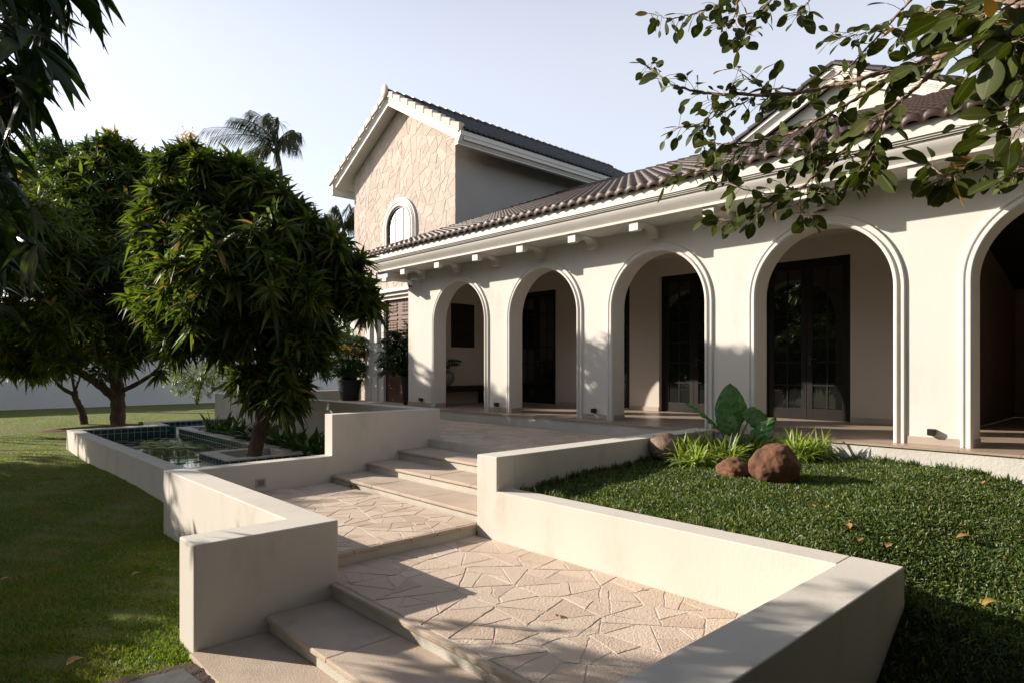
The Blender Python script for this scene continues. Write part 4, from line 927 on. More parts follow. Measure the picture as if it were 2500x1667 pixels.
# mango overhanging the left edge of the picture; its trunk stands left of the frame
def cp(F, R, z): return Vector((SY * F + CY * R, CY * F - SY * R, z))
nb = [(20, 20), (60, 10), (110, 20), (160, 5), (195, 30), (215, 20), (60, 70), (120, 60), (170, 70), (30, 110), (90, 110), (150, 110), (20, 160), (80, 160), (130, 165), (30, 215), (90, 205), (120, 215), (10, 260), (60, 255), (100, 250), (20, 310), (60, 305), (5, 360), (45, 350),
      (10, 410), (40, 420), (5, 470), (50, 480), (10, 530), (60, 540), (100, 545), (20, 590), (70, 600), (110, 620), (10, 650), (60, 660), (20, 710), (5, 770), (290, -12), (275, -25), (250, -20), (140, -20), (60, -30), (0, 90), (-10, 200), (-20, 300), (-30, 420), (-30, 560), (-20, 640)]
NP = np.array([tuple(at(px * .86 - 22, py - 26, RNG.uniform(3.7, 4.5))) for px, py in nb]); NA = norm(np.array([.35, .2, -.25]) + RNG.normal(0, .4, (len(NP), 3)))
near = thing('mango_tree', 'near mango tree whose long dark leaves hang into the top left corner', 'tree', cp(2.6, -6.0, GND))
mb = MB(); T0 = cp(2.6, -6.0, GND)
limb(mb, [T0, cp(2.6, -6.0, -1.2), cp(2.7, -5.9, -.2), cp(2.8, -5.8, .8)], .24, .17, 12)
hubs = [cp(3.6, -3.6, 2.2), cp(3.8, -3.5, 1.2), cp(4.0, -3.6, .5), cp(2.6, -5.6, 3.2), cp(1.8, -4.4, 1.9), cp(4.2, -6.2, 2.4)]
for h in hubs: limb(mb, [cp(2.75, -5.85, .4), (cp(2.75, -5.85, .4) + h) / 2 + Vector((0, 0, .35)), h], .10, .025, 8)
for p in NP:
    p = Vector(p); h = min(hubs, key=lambda q: (q - p).length); limb(mb, [h, (h + p) / 2 + Vector((0, 0, .10)), p], .014, .005, 5)
mb.build('trunk', bark, near, smooth=True)
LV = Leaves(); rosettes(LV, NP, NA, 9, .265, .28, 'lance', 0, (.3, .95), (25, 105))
offb = [(tuple(cp(F, R, z)), r) for F, R, z, r in ((1.9, -4.6, 1.9, (1.2, 1.2, .8)), (2.7, -5.8, 3.0, (1.4, 1.4, .9)), (4.4, -6.4, 2.0, (1.2, 1.2, .9)), (1.2, -6.4, 1.6, (1.3, 1.3, 1.0)), (2.9, -4.7, 2.9, (.9, .9, .6)), (3.4, -7.6, 1.4, (1.2, 1.2, 1.0)), (.4, -4.6, 1.5, (1.0, 1.0, .8)), (2.0, -5.6, 4.2, (1.8, 1.8, .9)), (.2, -5.6, 3.4, (1.7, 1.7, 1.0)), (3.8, -7.2, 3.6, (1.7, 1.7, .9)), (-1.4, -4.4, 3.6, (1.6, 1.6, 1.0)), (4.7, -5.9, .7, (.95, .95, .8)), (4.9, -6.9, 1.4, (1.0, 1.0, .8)))]  # out of frame crown, enlarged to darken the lawn and lower steps
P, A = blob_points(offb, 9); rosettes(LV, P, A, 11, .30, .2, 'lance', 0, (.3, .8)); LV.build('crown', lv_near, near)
# more mango trees of the same orchard, left of the frame: they shade the lawn
def orchard(x, y, zc, rx, rz, per=5, n=None):
    b = Vector((x, y, GND)); bl = [((x + dx * rx, y + dy * rx, zc + dz * rz), (rx * .62, rx * .62, rz * .62)) for dx, dy, dz in ((0, 0, .35), (.55, 0, 0), (-.5, .2, 0), (.1, .6, -.1), (0, -.6, -.05), (.4, .45, .2), (-.4, -.4, .15), (.45, -.45, -.2))]
    mango('mango_tree', 'low bushy mango tree beside the lawn, left of the view', 'tree', b, ([b, b + Vector((.05, 0, .8)), b + Vector((0, .05, 1.5))], .2, .14),
          [([b + Vector((0, 0, 1.3)), b + Vector((.5 * s, .4 * q, 2.0)), Vector((x + s * rx * .5, y + q * rx * .5, zc))], .08, .03) for s, q in ((1, 1), (-1, 1), (1, -1), (-1, -1))], bl, per, .42, .22, 10, group='orchard trees left of the lawn', twig=20)
for a in SHADE: orchard(*a)
# unseen tall trees added round the viewpoint to block sky light and fill door reflections
def tall(x, y, h, r):
    b = Vector((x, y, GND)); bl = [((x + dx * r, y + dy * r, GND + h * fz), (r * fr, r * fr, h * .26)) for dx, dy, fz, fr in ((0, 0, .78, .7), (.5, .3, .6, .62), (-.5, .1, .58, .62), (.1, -.5, .6, .6), (-.2, .55, .45, .6), (.4, -.2, .36, .6), (-.4, -.3, .34, .6))]
    mango('garden_tree', 'tall dense tree added out of view to block sky light', 'tree', b, ([b, b + Vector((.1, 0, h * .25)), b + Vector((0, .1, h * .5))], .3, .18), [([b + Vector((0, 0, h * .3)), b + Vector((.4 * s * r, .4 * q * r, h * .6))], .12, .05) for s, q in ((1, 1), (-1, 1), (1, -1))],
          bl, 5.0, .6, .34, 9, group='tall trees added out of view', twig=8, ncl=3)
for a in BEHIND: tall(*a)
# bush, far trees and palms
def loose(name, label, cat, base, blobs, per, ln, wd, mm, trunk_r, top, k=7, lean=(0, 0)):
    t = thing(name, label, cat, base); mb = MB(); b = Vector(base); limb(mb, [b, b.lerp(Vector(top), .5), Vector(top)], trunk_r, trunk_r * .4, 8)
    for c, r in blobs: limb(mb, [b.lerp(Vector(top), .6), b.lerp(Vector(top), .6).lerp(Vector(c), .6) + Vector((0, 0, .2)), Vector(c)], trunk_r * .45, trunk_r * .12, 6)
    mb.build('trunk', bark, t, smooth=True); P, A = blob_points(blobs, per); LV = Leaves(); rosettes(LV, P, A, k, ln, wd, 'lance', 0, (.3, .9)); LV.build('crown', mm, t); return t
loose('bush', 'sunlit pale green drooping bush in front of the white boundary wall', 'bush', tuple(at(480, 985, 34)), B([(470, 915, 33, (1.0, 1.0, .7)), (420, 910, 33, (.7, .8, .55)), (525, 910, 33, (.8, .8, .75)), (490, 950, 32.6, (.6, .6, .5)), (545, 860, 33, (.9, .9, .8)), (440, 945, 32.8, (.4, .4, .35))]), 16, .22, .2, lv_bush, .07, at(500, 900, 33), 8)
loose('tree', 'sunlit pale tree beyond the boundary wall seen under the mango branches', 'tree', tuple(at(800, 930, 55)), B([(775, 840, 55, (2.2, 2.2, 1.6)), (830, 850, 55, (2, 2, 1.5)), (740, 860, 55, (2, 2, 1.4)), (800, 800, 55, (1.6, 1.6, 1.2))]), 6, .5, .3, lv_back, .2, at(790, 850, 55))
FR = [(-.8, .95, 1.05), (-1.05, .42, 1.1), (-1.05, .02, 1.0), (-.95, -.3, .9), (-.45, 1.15, 1.0), (-.05, 1.3, .95), (.2, 1.1, .8), (.45, .75, .75), (.7, .3, .7), (.6, -.1, .65), (.25, -.7, .75), (-.35, -.7, .8), (-.65, .65, 1.05), (-.9, .2, 1.0), (.1, .5, .7), (-.5, -.15, .9), (.3, .1, .7)]
def palm(label, px, py, F, ground_px, fl, nf, lean, seed, wind=(.45, 0)):
    g = random.Random(seed); top = at(px, py, F); base = at(ground_px, HY + 2.2 / F * FPX, F); t = thing('coconut_palm', label, 'palm', base)
    mb = MB(); limb(mb, [base, base.lerp(top, .5) + Vector((lean, 0, 0)), top], fl * .055, fl * .032, 10); mb.build('trunk', palm_bark, t, smooth=True)
    rt = Vector((CY, -SY, 0))
    for i in range(nf):
        a_, u_, q_ = FR[i % len(FR)] if wind[0] > .4 else (g.uniform(-1, 1), g.uniform(-.35, 1.1), g.uniform(.75, 1))
        L_ = fl * q_ * g.uniform(.92, 1.08); fw = Vector((SY, CY, 0))
        d = rt * a_ + Vector((0, 0, u_ + .25)) + fw * g.uniform(-.7, .7); d.normalize()
        n = 30; pts = [top + d * (L_ * s) + Vector((0, 0, -.42 * L_ * s * s)) - rt * (wind[0] * .22 * L_ * s * s) for s in [k / n for k in range(n + 1)]]
        LV = Leaves(); Pp = []; Dd = []; Uu = []; Ll = []
        for k in range(3, n + 1):
            tg = (pts[k] - pts[k - 1]).normalized(); sd = tg.cross(Vector((0, 0, 1))).normalized(); 
            for s in (-1, 1):
                for o in (0, .5):
                    Pp.append(tuple(pts[k - 1].lerp(pts[k], o))); Dd.append(tuple(sd * s * .30 + tg * .62 + Vector((0, 0, -.62)) - rt * .18 + Vector((g.uniform(-.1, .1), g.uniform(-.1, .1), g.uniform(-.1, .1))))); Uu.append((0, 0, 1)); Ll.append(fl * .27 * (1 - .55 * abs(k / n - .45)) * g.uniform(.85, 1.1))
        V, Q, R = leaf_arrays(Pp, Dd, Uu, np.array(Ll), fl * .013, .45, 'leaflet', .2); LV.put(V, Q, R)
        rv = MB(); rv.tube(pts[::5], [fl * .010 * (1 - .8 * k / 6) for k in range(len(pts[::5]))], 5); vs = np.array([tuple(v) for v in rv.v]); 
        qs = np.array([f for f in rv.f if len(f) == 4]); LV.put(vs, qs)
        LV.build('frond', lv_palm, t)
    nut = MB()
    for i in range(7): c = top + Vector((g.uniform(-.3, .3), g.uniform(-.3, .3), -.45 - g.uniform(0, .3))); nut.lathe(c, [(.02, -.17), (.10, -.12), (.14, 0), (.10, .12), (.02, .17)], 8)
    nut.build('coconuts', mat('coconut_husk', (.14, .12, .03), (.10, .06, .03), rough=.7), t, smooth=True)
for k, (x, y) in enumerate(((-13, 47), (-7.5, 46), (-2.5, 47.5), (2.5, 46), (7, 47), (11.5, 46), (15.5, 47))):  # row added past the wall so the pond mirrors foliage, not sky
    b = Vector((x, y, GND)); loose('tree', 'leafy tree added beyond the white boundary wall to darken the pond reflection', 'tree', b, [(tuple(b + Vector((dx, dy, dz))), (1.8, 1.6, 1.3)) for dx, dy, dz in ((0, 0, 4.0), (1.5, 0, 3.2), (-1.5, .3, 3.3), (.2, -.6, 2.4))], 5, .5, .3, lv_back, .16, b + Vector((0, 0, 3.6)))['group'] = 'trees added beyond the boundary wall'
palm('tall coconut palm with windblown fronds rising above the mango trees', 674, 352, 52, 705, 5.0, 15, .7, 3, (.5, 0))
palm('short coconut palm half hidden behind the trunk of the tall palm', 716, 545, 60, 716, 3.4, 13, .1, 8, (.1, 0))
palm('coconut palm with dense fronds close to the left edge of the stone tower', 838, 555, 58, 850, 4.2, 17, .2, 12, (.2, 0))
# lamp post
p0 = at(754, 968, 25); t = thing('lamp_post', 'thin black lamp post on the lawn beyond the terrace end wall', 'lamp post', (p0.x, p0.y, GND))
MB().tube([(p0.x, p0.y, GND), (p0.x, p0.y, .10)], .055, 10).build('base', blackm, t); MB().tube([(p0.x, p0.y, .10), (p0.x, p0.y, 2.3)], .028, 8).build('pole', blackm, t)
m = MB(); m.lathe((p0.x, p0.y, 2.3), [(.03, 0), (.12, .04), (.10, .34), (.02, .42)], 10); m.build('head', blackm, t)
# ---------------------------------------------------------------- the fig tree on the right: its branches reach into the top right of the picture
FB = [([(2351, 60), (2280, 110), (2040, 230), (1890, 320), (1720, 375), (1560, 410), (1400, 455), (1240, 495), (1040, 540), (760, 545), (560, 540), (420, 515), (320, 480), (210, 405), (178, 375)], .034, .006, .0, 620),
      ([(1880, 300), (1700, 385), (1560, 455), (1430, 545), (1290, 625), (1150, 700), (1000, 770), (830, 810), (640, 830), (540, 815)], .022, .006, -.1, 900),
      ([(1700, 0), (1560, 160), (1450, 280), (1330, 395), (1150, 490), (1000, 560), (820, 600)], .013, .005, .2, 1500),
      ([(1880, 350), (1740, 500), (1620, 600), (1490, 720), (1330, 850), (1200, 960), (1070, 1080), (930, 1160), (800, 1230), (640, 1265), (530, 1240)], .020, .006, -.2, 800),
      ([(1070, 1080), (870, 1110), (720, 1080), (620, 1040)], .008, .004, -.2, 900), ([(1062, 1090), (1070, 1200), (1110, 1250), (1180, 1280)], .006, .003, -.2, 1160),
      ([(1560, 640), (1530, 720), (1500, 850), (1440, 960), (1400, 1010), (1250, 1090), (1130, 1100)], .012, .004, -.3, 1520), ([(1330, 850), (1380, 950), (1370, 1060)], .006, .003, -.2, 1400),
      ([(2420, 820), (2240, 900), (2080, 960), (1890, 1000), (1770, 905)], .012, .004, -.3, 2250), ([(1960, 985), (1920, 1030), (1850, 1050)], .006, .003, -.3, 1950),
      ([(2351, 470), (2280, 600), (2180, 700), (2050, 730)], .009, .004, -.3, 2400), ([(700, -40), (650, 0), (540, 50), (430, 90), (320, 105), (210, 85)], .011, .004, .3, 720), ([(720, -60), (690, 90), (640, 150), (590, 160)], .008, .004, .3, 700),
      ([(960, -60), (900, 0), (820, 100), (760, 180), (730, 230)], .010, .004, .3, 960), ([(1010, 510), (850, 500), (740, 430), (700, 380)], .007, .003, .0, 900), ([(860, 530), (640, 640), (480, 715), (330, 745)], .008, .004, .0, 840), ([(2351, -120), (2130, 30), (2000, 150), (1900, 240), (1780, 300)], .030, .012, .2, 2100),
      ([(1120, 0), (1080, 60), (1040, 100)], .007, .004, .3, 1120), ([(1560, 170), (1450, 190), (1330, 215), (1235, 200)], .007, .003, .2, 1500), ([(2300, 260), (2200, 330), (2050, 420), (1990, 500)], .012, .005, -.4, 2300), ([(1400, 760), (1240, 830), (1100, 900), (980, 990)], .008, .004, -.1, 1300), ([(560, 560), (560, 640), (500, 760), (520, 860)], .006, .003, 0, 560),
      ([(2420, 1000), (2330, 960), (2290, 1050)], .008, .004, -.4, 2400), ([(2420, 330), (2330, 450), (2240, 520), (2100, 560)], .010, .004, -.3, 2400), ([(1240, 640), (1200, 760), (1130, 850), (1060, 860)], .006, .003, -.1, 1230), ([(800, 815), (700, 900), (560, 960), (400, 1000), (300, 1000)], .008, .004, -.1, 800), ([(2120, 80), (2230, 150), (2300, 280)], .010, .004, 0, 2120), ([(1820, 60), (1700, 130), (1640, 230)], .008, .004, .2, 1900),
      ([(2420, -60), (2250, 40), (2100, 90), (1960, 80)], .010, .005, -.7, 2200), ([(2420, 60), (2280, 150), (2150, 220), (2060, 300)], .009, .004, -.7, 2200), ([(2250, -60), (2050, 20), (1900, 60), (1800, 40)], .009, .004, -.4, 2000), ([(2440, 180), (2330, 230), (2210, 290), (2150, 380)], .009, .004, -.8, 2300), ([(2050, -60), (1950, 60), (1870, 130), (1780, 160)], .008, .004, -.3, 1900), ([(2440, 640), (2350, 700), (2280, 800)], .008, .004, -.7, 2300)]
def fpt(x, y, off): px = 1500 + x / 2.351; return at(px, y / 2.351, 4.75 - .95 * (px - 1500) / 1000 + off)
fig = thing('fig_tree', 'fig tree whose leafy brown branches hang across the top right of the view', 'tree', cp(2.6, 5.6, GND + .6))
mb = MB(); LV = Leaves(); tr = cp(2.6, 5.6, GND + .5); fk = cp(2.7, 5.4, 1.9)
limb(mb, [tr, cp(2.6, 5.6, -.6), cp(2.7, 5.5, .7), fk], .26, .17, 12)
limb(mb, [fk, cp(3.2, 4.2, 2.5), cp(3.7, 3.2, 2.2), fpt(2351, 60, 0)], .07, .024, 9); limb(mb, [fk, cp(3.0, 4.4, 3.0), cp(3.6, 3.4, 2.9), fpt(2351, -120, .2)], .06, .020, 9)
limb(mb, [fk, cp(3.2, 4.4, 1.6), cp(3.5, 3.2, .9), fpt(2420, 820, -.3)], .06, .014, 8); limb(mb, [cp(3.2, 4.2, 2.5), cp(3.5, 3.2, 1.9), fpt(2420, 330, -.3)], .04, .012, 8); limb(mb, [cp(3.0, 4.4, 3.0), cp(4.6, 2.4, 3.3), fpt(1700, 0, .2)], .05, .014, 8)
limb(mb, [cp(3.0, 4.4, 3.0), cp(4.8, 1.6, 3.5), fpt(960, -60, .3)], .045, .011, 8); limb(mb, [cp(4.8, 1.6, 3.5), fpt(830, -110, .3), fpt(700, -40, .3)], .02, .011, 7); limb(mb, [fpt(2351, -120, .2), fpt(2300, 100, 0), fpt(2300, 260, -.4)], .02, .012, 7)
for a, b in ((2420, -60), (2420, 60), (2250, -60), (2440, 180), (2050, -60), (2440, 640)): limb(mb, [cp(3.5, 3.2, 1.9) if b > 0 else cp(3.0, 4.4, 3.0), fpt(2600, b - 30, -.5), fpt(a, b, -.4 if a in (2250,) else (-.3 if a == 2050 else (-.8 if b == 180 else -.7)))], .016, .009, 6)
limb(mb, [cp(3.5, 3.2, .9), fpt(2450, 1010, -.4), fpt(2420, 1000, -.4)], .014, .009, 6); limb(mb, [fpt(1900, -200, .4), fpt(1300, -80, .4), fpt(1120, 0, .3)], .012, .007, 6); limb(mb, [cp(3.5, 3.2, 1.9), fpt(2380, 420, -.3), fpt(2351, 470, -.3)], .014, .009, 6)
fp, fd, fl_ = [], [], []
for pts, r0, r1, off, lx in FB:
    wp = [fpt(x, y, off + .12 * math.sin(i * 2.1 + r0 * 900)) for i, (x, y) in enumerate(pts)]; c = curve(wp, 7); k = len(c)
    c = [p + Vector((rr.uniform(-1, 1), rr.uniform(-1, 1), rr.uniform(-1, 1))) * .005 for p in c]
    mb.tube(c, [.66 * (r0 + (r1 - r0) * i / (k - 1)) * (1 + .16 * math.sin(i * 1.7)) for i in range(k)], 8)
    acc = 0; side = 1
    for i in range(1, k):
        seg = c[i] - c[i - 1]; acc += seg.length; frac = i / (k - 1); thick = (r0 + (r1 - r0) * frac)
        step = .027 if thick < .009 else (.036 if thick < .016 else .062)
        while acc > step:
            acc -= step; side = -side; t = seg.normalized(); u = t.cross(Vector((0, 0, 1)))
            q = c[i - 1].lerp(c[i], rr.random())
            d = t * rr.uniform(.1, .9) + u * side * rr.uniform(.2, 1.0) + Vector((rr.uniform(-.5, .5), rr.uniform(-.5, .5), rr.uniform(-.75, .5)))
            d.normalize(); stem = rr.uniform(.03, .10) * (1 if thick < .016 else 1.6)
            e = q + d * stem + Vector((0, 0, rr.uniform(-.012, .01))); mb.tube([q, q.lerp(e, .5) + Vector((0, 0, .006)), e], .0018, 4, cap=False)
            fp.append(tuple(e)); d = d + Vector((0, 0, rr.uniform(-.7, .15))); fd.append(tuple(d)); fl_.append(rr.choice((rr.uniform(.055, .085), rr.uniform(.07, .115), rr.uniform(.09, .14))) * (.85 + .3 * (4.75 - (SY * e.x + CY * e.y))))
n = len(fp); U = norm(np.array([0, 0, .55]) + RNG.normal(0, .55, (n, 3)) + np.array([-.3, -.35, 0])); fl_ = np.clip(np.array(fl_), .05, .17)
V, Q, R = leaf_arrays(fp, fd, U, fl_, fl_ * RNG.uniform(.56, .76, n), RNG.uniform(0, .22, n), 'oval', .18); LV.put(V, Q, R)
offb = [(tuple(cp(F, R, z)), r) for F, R, z, r in ((3.0, 5.2, 3.6, (1.4, 1.4, .9)), (1.4, 4.6, 3.4, (1.5, 1.5, .9)), (.2, 5.6, 3.0, (1.5, 1.5, 1.0)), (2.6, 7.0, 3.0, (1.5, 1.5, 1.0)), (.2, 3.0, 3.9, (1.5, 1.5, .7)), (-1.2, 4.2, 3.2, (1.5, 1.5, 1.0)), (1.8, 2.6, 4.0, (1.1, 1.1, .5)), (-1.6, 1.8, 3.6, (1.4, 1.4, .8)), (-.6, .4, 4.0, (1.1, 1.1, .5)), (-2.6, 0, 4.3, (1.7, 1.7, .7)), (-2.4, -2.4, 4.5, (1.7, 1.7, .7)), (-4.2, 1.6, 4.0, (1.8, 1.8, 1.0)), (-4.2, -1.0, 4.2, (1.8, 1.8, .9)), (-.4, -1.8, 4.6, (1.3, 1.3, .5)), (-3.4, 4.2, 3.6, (1.8, 1.8, 1.1)), (-5.6, 3.4, 3.4, (1.8, 1.8, 1.2)), (-5.8, .4, 3.4, (1.8, 1.8, 1.2)), (-1.4, 6.2, 3.0, (1.7, 1.7, 1.1)))]  # unseen crown; overhead and rear masses added to cut the sky fill
for c, r in offb: limb(mb, [fk, fk.lerp(Vector(c), .5) + Vector((0, 0, .4)), Vector(c)], .07, .02, 7)
P, A = blob_points(offb, 12); rosettes(LV, P, A, 7, .22, .62, 'oval', 0, (0, .3), (30, 110), .18)
mb.build('trunk', fig_bark, fig, smooth=True); LV.build('crown', lv_fig, fig)
# unseen shrubs added behind the viewpoint to darken the front of the retaining wall
for x, y, h in ((1.2, -2.6, 2.6), (3.4, -2.2, 2.8), (5.4, -3.6, 3.2), (-1.2, -2.2, 2.4)):
    b = Vector((x, y, GND)); loose('shade_shrub', 'dense green shrub added out of view to darken the retaining wall', 'shrub', b, [(tuple(b + Vector((0, 0, h * f))), (r, r, h * .22)) for f, r in ((.25, .9), (.55, 1.05), (.85, .75))], 16, .30, .3, lv_mango, .06, tuple(b + Vector((0, 0, h * .7))), 8)['group'] = 'shrubs added behind the viewpoint'
# ---------------------------------------------------------------- boulders
from mathutils import noise
def rock(name, label, c, r, mm, seed, rough=.16, crack=.0):
    bm = bmesh.new(); bmesh.ops.create_icosphere(bm, subdivisions=5, radius=1)
    for v in bm.verts:
        p = v.co.copy(); q = p * 1.3 + Vector((seed, 0, 0)); d = 1 + rough * noise.noise(q) + rough * .35 * noise.noise(q * 2.7)
        if crack: d -= crack * max(0, .16 - abs(noise.noise(q * 1.6 + Vector((3, 1, 7))))) * 3 + crack * .25 * abs(noise.noise(q * 6))
        s = 1.0 if p.z > -.3 else 1.0; v.co = Vector((p.x * r[0], p.y * r[1], p.z * r[2])) * d * s
    me = bpy.data.meshes.new(name); bm.to_mesh(me); bm.free(); me.polygons.foreach_set('use_smooth', [True] * len(me.polygons)); me.materials.append(mm)
    o = bpy.data.objects.new(name, me); COL.objects.link(o); o.location = c; o.rotation_euler = (0, 0, seed); return tag(o, label, 'boulder')
def onlawn(px, py, lift=0.0):
    d = at(px, py, 8.0); z = -1.3
    for _ in range(6): p = d * (z / d.z); z = float(hr(np.array(p.x), np.array(p.y)))
    return Vector((p.x, p.y, z + lift))
b1 = onlawn(1622, 1122); rock('boulder', 'smooth rounded brown boulder at the left of the elephant ear plant', (b1.x, b1.y, b1.z + .17), (.245, .22, .215), cobble_m, 1.3, .10)
b2 = onlawn(1790, 1158); rock('boulder', 'small low cracked red boulder in front of the elephant ear plant', (b2.x, b2.y, b2.z + .06), (.235, .19, .145), boulder_m, 4.2, .2, .07)
b3 = onlawn(1893, 1172); rock('boulder', 'largest boulder, red and furrowed, right of the elephant ear plant', (b3.x, b3.y, b3.z + .16), (.275, .25, .265), boulder_m, 8.8, .17, .06)
# ---------------------------------------------------------------- elephant ear
ab = onlawn(1790, 1118); al = thing('elephant_ear_plant', 'tall elephant ear plant with huge upright green leaves in front of the arcade', 'plant', ab)
def big_leaf(px, py, tipx, tipy, F, Wd, Fd, face, k):
    a, tip = at(px, py, F), at(tipx, tipy, F + Fd); ax_ = tip - a; L_ = ax_.length; d = ax_ / L_
    n0 = (Vector(face)).normalized(); s = d.cross(n0).normalized(); n0 = s.cross(d).normalized()
    nu, nv = 16, 14; V = []; Q = []; rib = []
    for i in range(nu + 1):
        t = -.20 + 1.20 * i / nu
        wd = Wd * .5 * ((1 - max(t, 0) ** 1.9) ** .75 * (.62 + .38 * math.sin(min(1, (t + .2) / .55) * PI / 2)) if t > 0 else (.62 + .38 * math.sin((t + .2) / .55 * PI / 2)) * (1 - .35 * (t / .2) ** 2))
        for j in range(nv + 1):
            u = -1 + 2 * j / nv
            x = u * wd; lobes = 0
            if t < 0: x = (abs(u) * .80 + .20 * (-t / .2) * 1.0 if False else abs(u) * (1 - .25 * (-t / .2)) + .25 * (-t / .2)) * wd * (1 if u >= 0 else -1)
            rip = .022 * math.sin(t * 26 + abs(u) * 5) * abs(u) ** 2 * (L_ / .6); cup = -.10 * Wd * (abs(u) ** 1.5) * k; bend = -.12 * L_ * t * t
            vein = .5 if abs(u) < .08 else (.92 if abs(math.sin((t - abs(u) * .35) * 21)) < .16 and abs(u) < .9 else 0)
            V.append(a + d * (L_ * t) + s * x + n0 * (cup + rip + bend + .018 * math.sin((t - abs(u) * .35) * 21) * (1 - abs(u)))); rib.append(1.0 if abs(u) < .08 else vein)
    for i in range(nu):
        for j in range(nv): q = i * (nv + 1) + j; Q.append((q, q + 1, q + nv + 2, q + nv + 1))
    np_mesh('leaf', [tuple(v) for v in V], Q, lv_aloc, al, rib=rib)
    mb = MB(); mid = (ab + a) / 2 + Vector((0, 0, .06)); mb.tube(curve([ab, mid, a, a + d * L_ * .5 - n0 * .012]), [.016 - .0006 * q for q in range(19)], 7); mb.build('stalk', lv_strap, al, smooth=True)
FA = 9.3; cam_d = Vector((-SY, -CY, .25))
big_leaf(1803, 1005, 1783, 939, FA + .05, .43, .05, cam_d, .4) if False else None
big_leaf(1786, 1020, 1784, 932, FA + .25, .50, .10, cam_d + Vector((-.2, .1, 0)), .5)
big_leaf(1788, 1046, 1758, 985, FA - .15, .40, .08, cam_d + Vector((.2, -.2, .1)), .8)
big_leaf(1816, 1010, 1813, 958, FA + .1, .20, -.12, cam_d + Vector((.9, -.8, .1)), .9)
big_leaf(1842, 1002, 1866, 1048, FA, .46, -.2, cam_d + Vector((.25, -.3, .5)), .9)
big_leaf(1742, 1032, 1684, 974, FA - .1, .30, -.1, Vector((.6, -.2, .8)) + cam_d * .5, 1.0)
big_leaf(1842, 1070, 1890, 1016, FA - .2, .28, -.1, Vector((-.3, -.3, .9)) + cam_d * .4, 1.0)
big_leaf(1822, 1076, 1800, 1106, FA - .3, .24, -.1, cam_d + Vector((0, 0, .4)), .9); big_leaf(1772, 1082, 1752, 1106, FA - .25, .22, -.1, cam_d + Vector((0, 0, .3)), .9)
# ---------------------------------------------------------------- spider plants round it
def tuft(name, label, cat, c, n_, ln, wd, mm, group, spread=.09, pol=(8, 75), droop=(.35, .9), shape='strap'):
    t = thing(name, label, cat, c, group); LV = Leaves(); az = RNG.uniform(0, 2 * PI, n_); po = np.radians(RNG.uniform(pol[0], pol[1], n_))
    D = np.column_stack([np.cos(az) * np.sin(po), np.sin(az) * np.sin(po), np.cos(po)]); P = np.array(tuple(c)) + np.column_stack([RNG.normal(0, spread, n_), RNG.normal(0, spread, n_), np.zeros(n_)])
    V, Q, R = leaf_arrays(P, D, np.array([0, 0, 1.0]) + RNG.normal(0, .2, (n_, 3)), RNG.uniform(.7, 1.1, n_) * ln, wd, RNG.uniform(droop[0], droop[1], n_), shape, .35); LV.put(V, Q, R); LV.build('leaves', mm, t); return t
for px, py, s, lab in ((1672, 1128, .34, 'striped spider plant clump right beside the smooth brown boulder'), (1705, 1140, .32, 'striped spider plant clump between the smooth boulder and the small cracked one'), (1715, 1105, .36, 'striped spider plant clump behind, left of the elephant ear stalks'), (1768, 1128, .34, 'striped spider plant clump at the foot of the elephant ear stalks'),
                       (1838, 1112, .34, 'striped spider plant clump behind the largest boulder on its left'), (1880, 1104, .34, 'striped spider plant clump directly behind the largest boulder'), (1948, 1128, .42, 'wide striped spider plant clump at the right of the largest boulder'), (1985, 1118, .34, 'rightmost striped spider plant clump, against the plinth')):
    c = onlawn(px, py); tuft('spider_plant', lab, 'plant', c + Vector((0, 0, .02)), 95, s * 1.55, .028, lv_spider, 'spider plants round the boulders', .07, (4, 62), (.2, .75))
# strap leaved plants in the bed behind the pond
for k, (px, py, F) in enumerate(((470, 1044, 16.5), (520, 1050, 16.0), (560, 1058, 15.3), (600, 1066, 14.6), (662, 1078, 13.8), (690, 1086, 13.3), (722, 1092, 12.9), (752, 1100, 12.5), (775, 1106, 12.2), (640, 1062, 14.4), (545, 1040, 16.4))):
    p = at(px, py, F); c = Vector((min(max(p.x, 5.75), 6.4), p.y, -1.80)); tuft('strap_plant', 'dark green strap leaved plant in the bed between pond and tall wall', 'plant', c, 26, .92, .105, lv_strap, 'strap leaved plants behind the pond', .06, (6, 50), (.2, .7))
for k, (x, y, lab) in enumerate(((4.9, 25.0, 'small weed on the red soil left of the thick mango trunk'), (6.0, 25.6, 'small weed on the red soil right of the thick mango trunk'))):
    tuft('weed', lab, 'plant', Vector((x, y, GND + .03)), 16, .34, .05, lv_strap, None, .05, (5, 50), (.1, .4))
